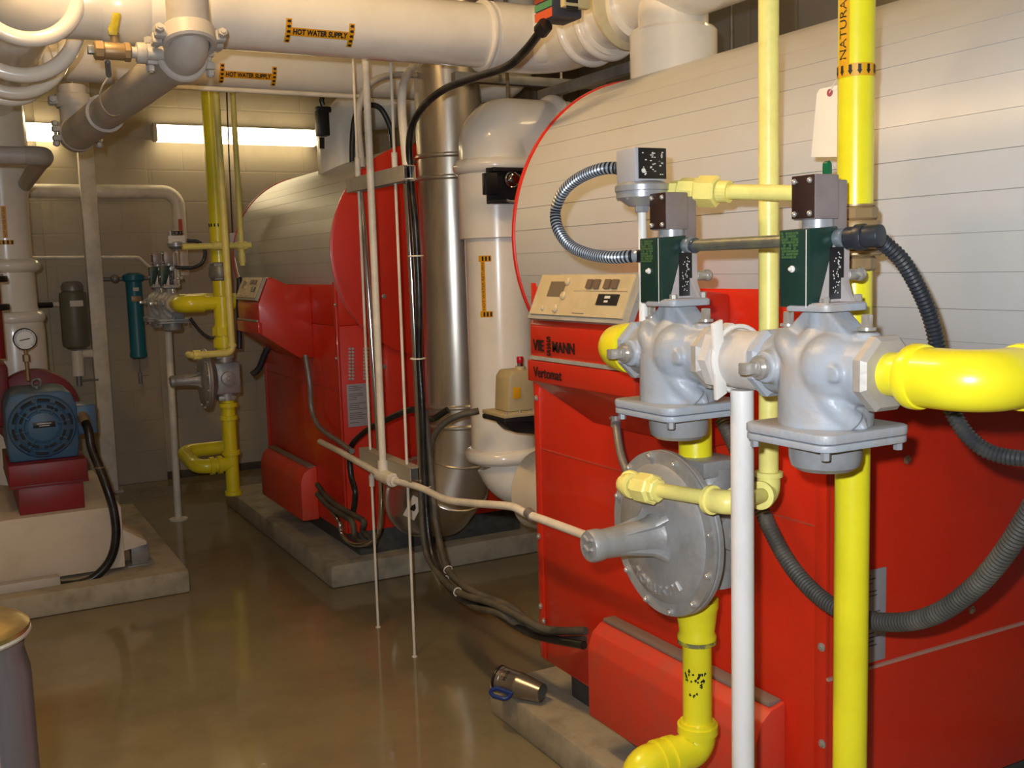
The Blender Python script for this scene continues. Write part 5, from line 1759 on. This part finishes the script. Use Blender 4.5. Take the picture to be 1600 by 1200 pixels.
mb = MB(); mb.cyl((q.x, 6.88, zbt), (q.x, 6.88, zbt - .10), .005, seg=8); mb.cyl((q.x, 6.88, zbt - .10), (q.x, 6.88, zbt - .17), .012, seg=10); mb.cyl((q.x, 6.88, zbt - .12), (q.x + .05, 6.87, zbt - .12), .005, seg=8); build('drain_cock', mb, M_galv, tf)
mb = MB(); mb.tube([(q.x - .19, 6.9, cx_(180, 436).z), (q.x + .15, 6.9, cx_(180, 436).z)], .013, 12); mb.sph((cx_(180, 436).x, 6.86, cx_(180, 436).z), .028, 14); build('inlet_pipe', mb, M_galv, tf)

# tall white flat post
x0_, x1_ = P(136, 400, y=6.9).x, P(153, 400, y=6.9).x
t = thing('wall_post', 'tall cream square post standing at the back wall behind the pump', 'post', (x0_, 6.95, 0))
pb0, pb1 = P(152, 730, y=6.88), P(176, 735, y=6.88)
xm = (P(160, 600, y=6.9).x)
mb = MB(); mb.box2((xm - .045, 6.86, 0), (xm + .045, 6.94, ZC), .004); build('post_tube', mb, M_ivory, t)
mb = MB(); mb.box2((xm - .07, 6.82, 0), (xm + .07, 6.98, .012), .002); build('base_plate', mb, M_greyp, t)

# ------------------------------------------------------------------ grooved pipe
g0 = Vector((P(296, 60, y=2.72).x, 2.72, 0)); g0.z = P(296, 78, y=2.72).z
g1 = P(128, 200, y=4.5)
g1 = Vector((P(118, 212, y=4.08).x, 4.08, P(118, 212, y=4.08).z))
gr = thing('grooved_pipe', 'grey-white painted grooved pipe running away overhead from upper left with bolted couplings', 'pipe', g0)
rg = .052
dg = (g1 - g0).normalized()
mb = MB()
mb.tube(fillet([g0 + Vector((0, 0, 1.0)), g0 + Vector((0, 0, .0)), g1], .060, 12), rg, 36)
build('pipe_run', mb, M_greyp, gr)
mb = MB()
mb.cyl(g1 - dg * .35 - dg * .1, g1, rg + .006, seg=36)
mb.tube([g1 - dg * .02, g1 + Vector((0, 0, .17))], rg * .95, 28)
build('end_sleeve', mb, M_greyp, gr)
def coupling(c, ax, R):
    c, ax = Vector(c), Vector(ax).normalized()
    mb = MB()
    mb.lathe([(rg * .98, -.024), (R * .93, -.024), (R, -.018), (R, .018), (R * .93, .024), (rg * .98, .024)], c, ax, 36, cap=False)
    side = ax.cross(Zv)
    if side.length < .1: side = X.copy()
    side.normalize()
    up = side.cross(ax).normalized()
    Mx = Matrix((side, ax, up)).transposed()
    for s_ in (-1, 1):
        cc_ = c + side * s_ * (R + .006)
        for q_ in (-1, 1):
            mb.box(cc_ + up * q_ * .016, (.030, .030, .020), .005, Mx)
            mb.hexa(cc_ + up * q_ * .027 + side * s_ * .004, cc_ + up * q_ * .042 + side * s_ * .004, .012)
        mb.cyl(cc_ - up * .045 + side * s_ * .004, cc_ + up * .045 + side * s_ * .004, .006, seg=10)
    build('coupling', mb, M_greyp, gr)
coupling(g0 + Vector((0, .004, .030)), Vector((.0, .35, 1)), .066)
coupling(g0 + dg * .085, dg, .066)
coupling(g1 - dg * .03, dg, .062)
coupling(g1 + Vector((0, 0, .12)), Zv, .060)
mb = MB(); mb.lathe([(rg, -.003), (rg + .009, -.002), (rg + .009, .002), (rg, .003)], g1 - dg * .46, dg, 36, cap=False)
build('weld_ring', mb, M_greyp, gr)
# ball valve on its side
bc = g0 + dg * .06 + Vector((-rg, 0, .0))
bvt = thing('ball_valve', 'small brass ball valve with yellow lever on the grey overhead pipe', 'ball valve', bc)
bc.z = P(205, 82, y=bc.y).z
def bx(px): return P(px, 82, y=bc.y).x
mb = MB()
mb.cyl((bx(205), bc.y, bc.z), (bx(222), bc.y, bc.z), .014, seg=16)
mb.cyl((bx(213), bc.y, bc.z), (bx(228), bc.y, bc.z), .026, seg=20, bev=.003)
mb.cyl((bx(225), bc.y, bc.z), (bx(262), bc.y, bc.z), .016, seg=20, bev=.003)
build('nipple', mb, M_greyp, bvt)
mb = MB()
mb.cyl((bx(162), bc.y, bc.z), (bx(202), bc.y, bc.z), .021, seg=20, bev=.003)
mb.hexa((bx(193), bc.y, bc.z), (bx(204), bc.y, bc.z), .024, 8)
mb.hexa((bx(147), bc.y, bc.z), (bx(163), bc.y, bc.z), .024, 8)
mb.cyl((bx(180), bc.y, bc.z), (bx(180), bc.y, bc.z + .038), .010, seg=12)
build('valve_body', mb, M_brass, bvt)
mb = MB(); mb.box2((bx(137), bc.y - .010, bc.z - .010), (bx(148), bc.y + .010, bc.z + .010), .002); mb.hexa((bx(180), bc.y, bc.z + .035), (bx(180), bc.y, bc.z + .046), .012)
build('plug', mb, M_galv, bvt)
mb = MB()
tz = P(183, 22, y=bc.y).z
mb.prism([(bx(171), bc.z + .036), (bx(184), bc.z + .036), (bx(186), bc.z + .055), (bx(192), tz), (bx(180), tz + .002), (bx(176), bc.z + .07), (bx(170), bc.z + .05)], lambda u, v, d: Vector((u, d, v)), bc.y - .012, bc.y - .004, .002)
build('lever', mb, mat('yellow_lever', '#b9a616', .45, dirt='#5f5a20', dirt_amt=.6, scale=20), bvt)
# thin wire below valve
t = thing('hanging_wire', 'thin pale wire curling from the brass ball valve around the grey pipe', 'wire', bc)
pw = [P(168, 97, y=2.8), P(170, 118, y=2.85), P(160, 135, y=2.9), P(156, 155, y=3.0), P(166, 175, y=3.1), P(180, 181, y=3.3), P(200, 172, y=3.5)]
mb = MB(); mb.tube(spline(pw, 5), .0022, 6); build('cable', mb, M_ivory, t)
mb = MB(); mb.cyl(pw[0], pw[1], .007, seg=8); build('connector', mb, M_galv, t)

# ------------------------------------------------------------------ left column (pump riser), small insulated pipe
colx, coly = .262, 5.53
col = thing('insulated_riser', 'stout white insulated riser with rounded bands above the red pump at the left edge', 'pipe', (colx, coly, .6))
zc = lambda py: P(30, py, y=coly - .1).z
mb = MB()
mb.lathe([(.142, zc(760)), (.142, zc(520)), (.138, zc(505)), (.118, zc(480)), (.116, zc(425)), (.113, zc(405)), (.113, zc(310)), (.125, zc(292)), (.125, zc(255)), (.130, zc(250)), (.130, zc(90))], (colx, coly, 0), Zv, 44)
build('riser_run', mb, M_white, col)
for py, R, q_ in ((415, .128, .032), (497, .130, .032)):
    build('insulation_ring', MB().ring((colx, coly, zc(py)), Zv, R - .012, q_, 48, 14), M_white, col)
def cfn(u, v, w=0.0):
    a = radians(268) + u / .113
    return Vector((colx + cos(a) * (.1138 + w), coly + sin(a) * (.1138 + w), v))
mb = MB(); cpatch(mb, cfn, -.010, .012, zc(372), zc(322)); cpatch(mb, cfn, -.035, .035, zc(382), zc(375))
st = build('sticker', mb, M_sticker, col, label='orange yellow flow sticker')
mb = MB(); mb.text('HOT WATER RETURN', .016, lambda u, v, w: cfn(.002 - v, (zc(372) + zc(322)) / 2 + u, .0006), 0, (zc(322) - zc(372) - .01) / (.016 * 16 * .62), 'CENTER')
for k in range(4): cpatch(mb, cfn, -.031 + .018 * k, -.023 + .018 * k, zc(381.5), zc(375.5), .0006, 2)
build('flow_lettering', mb, M_ink, st)
a_, b_, c_ = P(-10, 244, y=4.2), P(76, 244, y=4.2), P(50, 300, y=5.3)
t = thing('insulated_pipe', 'short grey-beige pipe with an elbow in front of the white riser at upper left', 'pipe', b_)
mb = MB(); mb.tube(fillet([(a_.x - .4, 4.2, b_.z), (b_.x - .015, 4.2, b_.z), (b_.x - .0, 5.6, b_.z)], .06, 8), .032, 24)
build('pipe_run', mb, M_greyp, t)
mb = MB(); mb.tube(fillet([(b_.x - .08, 4.2, b_.z), (b_.x - .015, 4.2, b_.z), (b_.x - .013, 4.32, b_.z)], .06, 8), .035, 24); build('elbow_cover', mb, M_strut, t)
# small pump-side fittings at the left edge
t = thing('flanged_pipe', 'dark red flanged pipe with white collar at the left edge above the pump', 'pipe', P(0, 430, y=4.6))
a_ = P(-17, 480, y=4.6)
mb = MB(); mb.cyl((a_.x, 4.6, P(0, 560, y=4.6).z), (a_.x, 4.6, P(0, 325, y=4.6).z), .045, seg=24); build('pipe_run', mb, M_reddark, t)
mb = MB()
for py in (436, 480): mb.cyl((a_.x, 4.6, P(0, py + 5, y=4.6).z), (a_.x, 4.6, P(0, py - 5, y=4.6).z), .075, seg=24, bev=.004)
build('flange', mb, M_dark, t)
mb = MB(); mb.cyl((a_.x + .05, 4.58, P(0, 441, y=4.6).z), (a_.x + .05, 4.58, P(0, 428, y=4.6).z), .009, seg=8); build('flange_bolt', mb, M_zinc, t)
mb = MB(); q = P(0, 310, y=4.6); mb.sph((a_.x, 4.6, q.z), .062, 20); build('white_bulb', mb, M_white, t)

# ------------------------------------------------------------------ pump group
PY = 4.62
b0, b1 = P(0, 905, y=PY), P(200, 885, y=PY)
bx0, bx1 = -.9, P(190, 800, y=PY).x
ztb = P(150, 795, y=PY).z
pump_base = thing('inertia_block', 'cream painted block base under the red and blue pump', 'pump base', (0, PY + .4, .1))
mb = MB(); mb.box2((bx0, PY, .115), (bx1, PY + .95, ztb), .006); build('base_block', mb, M_paint, pump_base)
q = P(217, 855, y=PY + .12)
mb = MB(); mb.prism([(bx1, P(200, 828, y=PY).z), (q.x + .02, P(225, 848, y=PY).z), (q.x + .02, P(225, 853, y=PY).z), (bx1, P(200, 862, y=PY).z)], lambda u, v, d: Vector((u, d, v)), PY + .02, PY + .22, .002)
build('corner_bracket', mb, M_paint, pump_base)
q0_, q1_ = P(207, 890, y=PY + .05), P(232, 850, y=PY + .05)
mb = MB(); mb.box2((q0_.x, PY + .05, .1), (q1_.x, PY + .10, P(215, 853, y=PY).z - .004), .002)
mb.box2((q0_.x - .02, PY + .03, .1), (q1_.x + .02, PY + .14, .106), .001)
build('isolator_foot', mb, M_galv, pump_base)

pump = thing('pump', 'red pump with a blue electric motor on a cream base at the left', 'pump', (.30, PY + .3, ztb))
mpy = 4.72
def pq(px, py, y=mpy): return P(px, py, y=y)
# brackets
mb = MB()
a_, b_ = pq(30, 790, PY + .05), pq(130, 752, PY + .05)
mb.box2((a_.x, PY + .05, ztb), (b_.x + .0, PY + .55, b_.z), .004)
mb.box2((pq(12, 740).x, PY + .04, b_.z), (pq(136, 740).x, PY + .60, b_.z + .012), .002)
build('lower_bracket', mb, M_reddark, pump)
a2, b2 = pq(14, 750, PY + .03), pq(136, 716, PY + .03)
mb = MB(); mb.box2((a2.x, PY + .03, b_.z + .012), (b2.x, PY + .55, b2.z), .004)
build('upper_bracket', mb, M_reddark, pump)
# motor
mc = pq(66, 662)
zb_m = b2.z
mtop = pq(66, 612).z
hw = (pq(122, 660).x - pq(8, 660).x) / 2
mx = (pq(122, 660).x + pq(8, 660).x) / 2
mzc = (zb_m + mtop) / 2
mh = (mtop - zb_m) / 2
mb = MB()
mb.prism([(-hw * .93, -mh), (hw * .93, -mh), (hw, -mh * .6), (hw, mh * .55), (hw * .86, mh * .93), (hw * .6, mh), (-hw * .6, mh), (-hw * .86, mh * .93), (-hw, mh * .55), (-hw, -mh * .6)],
         lambda u, v, d: Vector((mx + u, d, mzc + v)), mpy, mpy + .36, .012)
mot = build('motor_frame', mb, M_motor, pump)
mb = MB()
RR = mh * .92
mb.lathe([(RR, .02), (RR, 0), (RR * .96, -.012), (RR * .80, -.024), (RR * .76, -.018), (RR * .72, -.024), (RR * .55, -.032), (RR * .52, -.026), (RR * .46, -.032), (RR * .42, -.034), (0, -.036)], (mx, mpy, mzc), Yv, 48)
fc = build('fan_cover', mb, M_motor, mot)
mb = MB()
for ring_, n_, fr_ in ((.64, 8, .7), (.84, 10, .7)):
    for k in range(n_):
        a0_ = 2 * pi * k / n_; a1_ = a0_ + 2 * pi / n_ * fr_
        pp = [Vector((mx + cos(a0_ + (a1_ - a0_) * j / 6) * RR * ring_, mpy - .0265 + (.006 if ring_ > .7 else 0), mzc + sin(a0_ + (a1_ - a0_) * j / 6) * RR * ring_)) for j in range(7)]
        mb.tube(pp, .0065, 6)
build('vent_slot', mb, mat('vent_dark', '#1d2427', .7), fc)
mb = MB()
for k in range(8):
    a = 2 * pi * k / 8 + .2
    mb.tube([(mx + cos(a) * RR * .45, mpy - .034, mzc + sin(a) * RR * .45), (mx + cos(a) * RR * .93, mpy - .014, mzc + sin(a) * RR * .93)], .006, 8)
build('cover_rib', mb, M_motor, fc)
mb = MB(); mb.box((mx + .005, mpy - .0375, mzc + .01), (.085, .003, .024), .001); nb_ = build('name_plate', mb, M_dark, fc)
mb = MB()
for i, (w_, dz) in enumerate(((.055, .005), (.04, -.004))): mb.box((mx + .005, mpy - .0393, mzc + .01 + dz), (w_, .0008, .003))
build('plate_print', mb, M_label, nb_)
mb = MB(); mb.ring((mx, mpy + .16, mtop + .022), Yv, .018, .006, 20, 8); mb.cyl((mx, mpy + .16, mtop - .01), (mx, mpy + .16, mtop + .01), .012, seg=12); build('lifting_eye', mb, M_galv, mot)
# terminal box
tb0, tb1 = pq(122, 680), pq(150, 632)
mb = MB(); mb.box2((mx + hw - .005, mpy + .02, pq(130, 680).z), (pq(152, 660, mpy + .02).x, mpy + .18, pq(140, 633).z), .008); tbx = build('terminal_box', mb, M_motor, mot)
# motor feet
mb = MB()
for s_ in (-1, 1): mb.box2((mx + s_ * hw * .95, mpy + .02, zb_m), (mx + s_ * hw * .45, mpy + .32, zb_m + .02), .004)
build('motor_foot', mb, M_motor, mot)
# volute
mb = MB()
vc = Vector((mx + .01, mpy + .52, mzc + .02)); VR = (pq(140, 600, mpy + .4).x - pq(0, 600, mpy + .4).x) / 2
mb.lathe([(VR * .6, -.10), (VR * .97, -.08), (VR, -.06), (VR, -.02), (VR * .96, .0), (VR * .9, .08), (VR * .5, .11), (0, .11)], vc, Yv, 48)
mb.lathe([(VR * .55, -.10), (VR * .45, -.16), (VR * .4, -.2)], vc, Yv, 32)
build('volute', mb, M_reddark, pump)
mb = MB(); mb.box2((pq(-30, 600, mpy + .3).x, mpy + .3, vc.z - .05), (pq(14, 600, mpy + .3).x, mpy + .55, pq(10, 567, mpy + .3).z), .02)
build('suction_housing', mb, M_reddark, pump)
# gauge
gq = P(39, 530, y=4.85)
gg = thing('pressure_gauge', 'round white dial gauge on a thin stem above the pump motor', 'gauge', (gq.x, 4.85, vc.z + VR))
Rg = (P(58, 530, y=4.85).x - P(20, 530, y=4.85).x) / 2
mb = MB(); mb.lathe([(Rg * .9, .03), (Rg, .02), (Rg, -.004), (Rg * .94, -.008), (Rg * .90, -.004)], gq, Yv, 40, cap=False); mb.lathe([(0, .03), (Rg * .9, .03)], gq, Yv, 40, cap=False); build('rim', mb, M_dark, gg)
mb = MB(); mb.lathe([(0, 0), (Rg * .91, 0), (Rg * .91, .01)], gq, Yv, 40); fc_ = build('dial', mb, M_glass, gg)
mb = MB()
for k in range(28):
    a = radians(-135 + 270 * k / 27 + 90)
    r1_, r2_ = Rg * .72, Rg * (.84 if k % 3 else .88)
    mb.tube([gq + Vector((cos(a) * r1_, -.0012, sin(a) * r1_)), gq + Vector((cos(a) * r2_, -.0012, sin(a) * r2_))], .0009, 4)
mb.tube([gq + Vector((-Rg * .45, -.002, -.005)), gq + Vector((Rg * .4, -.002, .002))], .0018, 4)
build('needle_and_ticks', mb, M_ink, fc_)
mb = MB(); mb.cyl((gq.x, 4.865, gq.z - Rg), (gq.x, 4.865, vc.z + VR * .98 - .02), .008, seg=12); mb.hexa((gq.x, 4.865, gq.z - Rg - .05), (gq.x, 4.865, gq.z - Rg - .02), .015)
build('stem', mb, M_brass, gg)
# motor cable
pts = [P(131, 655, y=4.74), P(138, 672, y=4.70), P(143, 700, y=4.68), P(155, 730, y=4.64), P(168, 765, y=4.60), P(178, 800, y=4.585), P(181, 840, y=4.575), P(172, 875, y=4.575), P(150, 900, y=4.575), P(125, 912, y=4.575), P(95, 915, y=4.575)]
t = thing('power_cable', 'thick black motor cable drooping over the cream pump base', 'cable', pts[-1])
mb = MB(); mb.tube(spline(pts, 8), .0185, 18); build('cable', mb, M_black, t)
mb = MB(); d = (pts[1] - pts[0]).normalized(); mb.cyl(pts[0] - d * .03, pts[0] + d * .02, .024, seg=12); mb.ring(pts[3], Zv, .021, .003, 14, 6); build('cable_gland', mb, M_brass, t)
pl0, pl1 = P(-60, 925, y=4.56), P(94, 908, y=4.56)
t = one('cable_trunking', 'pale plastic cable strip at the foot of the pump base', 'cable cover', MB().box2((pl0.x, 4.545, .10), (pl1.x, 4.60, .137), .003), M_greyp)

# ------------------------------------------------------------------ mug
mh_ = P(1, 1, z=1) 
m0, m1 = P(793, 1073, z=.138), P(838, 1080, z=.128)
ax = Vector((m1.x - m0.x, m1.y - m0.y, 0)).normalized()
ax = Vector((ax.x, ax.y, 0)).normalized()
tilt = Vector((ax.x, ax.y, -.10)).normalized()
mg = thing('travel_mug', 'steel travel mug with blue handle lying on the near concrete pad', 'mug', P(815, 1088, z=.1))
o_ = Vector((m0.x, m0.y, .1405))
o_ = P(800, 1067, z=.141)
Lm = .150
ax2 = (P(845, 1078, z=.13) - P(800, 1067, z=.14)); ax2.z = 0; ax2.normalize()
# rotate slightly towards the camera so that the base disc shows
ax2 = (ax2 + Vector((.0, -.55, 0))).normalized(); tilt = Vector((ax2.x, ax2.y, -.075)).normalized()
st_ = o_ - tilt * .04
mb = MB()
mb.lathe([(.036, 0), (.0395, .002), (.0395, .012), (.038, .014), (.0375, .060), (.039, .064), (.0385, .070), (.036, .085), (.0285, .140), (.0275, .146), (.024, .148), (.023, .144), (0, .144)], st_, tilt, 40)
build('cup', mb, M_mug, mg)
mb = MB(); mb.lathe([(0, .001), (.036, .0), (.040, -.001), (.0405, -.006), (.037, -.010), (0, -.010)], st_, tilt, 36); build('lid', mb, M_dark, mg)
mb = MB(); mb.lathe([(0, .1445), (.0225, .1445), (.0225, .1455), (0, .1455)], st_, tilt, 28); build('base_disc', mb, mat('mug_base_grey', '#4d5450', .5), mg)
sd = tilt.cross(Zv).normalized()
if sd.dot(Vector((-1, -.6, 0))) < 0: sd = -sd
hd = (sd * .95 + Vector((0, 0, -.30))).normalized()
mb = MB()
hp = [st_ + tilt * .010 + hd * .036, st_ + tilt * -.002 + hd * .058, st_ + tilt * .02 + hd * .070, st_ + tilt * .055 + hd * .068, st_ + tilt * .066 + hd * .056, st_ + tilt * .062 + hd * .036]
mb.tube(fillet(hp, .012, 5), .0062, 12)
mb.tube([st_ + tilt * .008 + hd * .0385, st_ + tilt * .064 + hd * .0385], .0070, 12)
build('handle', mb, M_blue, mg)
mb = MB()
upv = (Zv * .75 + sd * .55); upv = (upv - tilt * upv.dot(tilt)).normalized(); vv_ = tilt.cross(upv)
def mfn(u, v, w):
    a = u / .038
    if vv_.dot(sd) > 0: a = -a
    n_ = upv * cos(a) + vv_ * sin(a)
    return st_ + tilt * (.034 - v) + n_ * (.0381 + w)
mb.text('Mobil', .016, mfn, 0, 1.0, 'CENTER', .0004)
build('mug_lettering', mb, M_ink, mg)

# ------------------------------------------------------------------ stainless bin at lower left
bq = P(12, 968, z=.93)
bn = thing('steel_canister', 'stainless steel canister with brassy top cut by the lower left corner', 'canister', (bq.x, bq.y, 0))
Y0 = 1.15
rim_r = P(48, 985, y=Y0)
rb = .075
cbx = rim_r.x - rb
ztop_ = P(25, 962, y=Y0).z
mb = MB()
mb.lathe([(0, ztop_ + .004), (rb * .9, ztop_), (rb, ztop_ - .005), (rb, ztop_ - .010), (rb * .95, ztop_ - .014)], (cbx, Y0, 0), Zv, 48)
build('domed_top', mb, mat('brassy_steel', '#b39a62', .28, .9, dirt='#7d6a42', dirt_amt=.5, scale=12), bn)
mb = MB()
mb.lathe([(rb * .95, ztop_ - .013), (rb * .90, ztop_ - .030), (rb * .97, ztop_ - .055), (rb * 1.0, .004), (rb * 1.0, 0)], (cbx, Y0, 0), Zv, 48)
build('canister_shell', mb, mat('dull_steel_shell', '#6e6666', .35, .6, dirt='#453b3c', dirt_amt=.6, scale=3, stretch=(6, 6, .3)), bn)
mb = MB()
a = radians(-62)
mb.tube([(cbx + cos(a) * rb * .94, Y0 + sin(a) * rb * .94, ztop_ - .02), (cbx + cos(a) * rb * .95, Y0 + sin(a) * rb * .95, .004)], .0035, 8)
mb.ring((cbx, Y0, ztop_ - .012), Zv, rb * .98, .003, 48, 8)
build('seam_bead', mb, M_steel, bn)
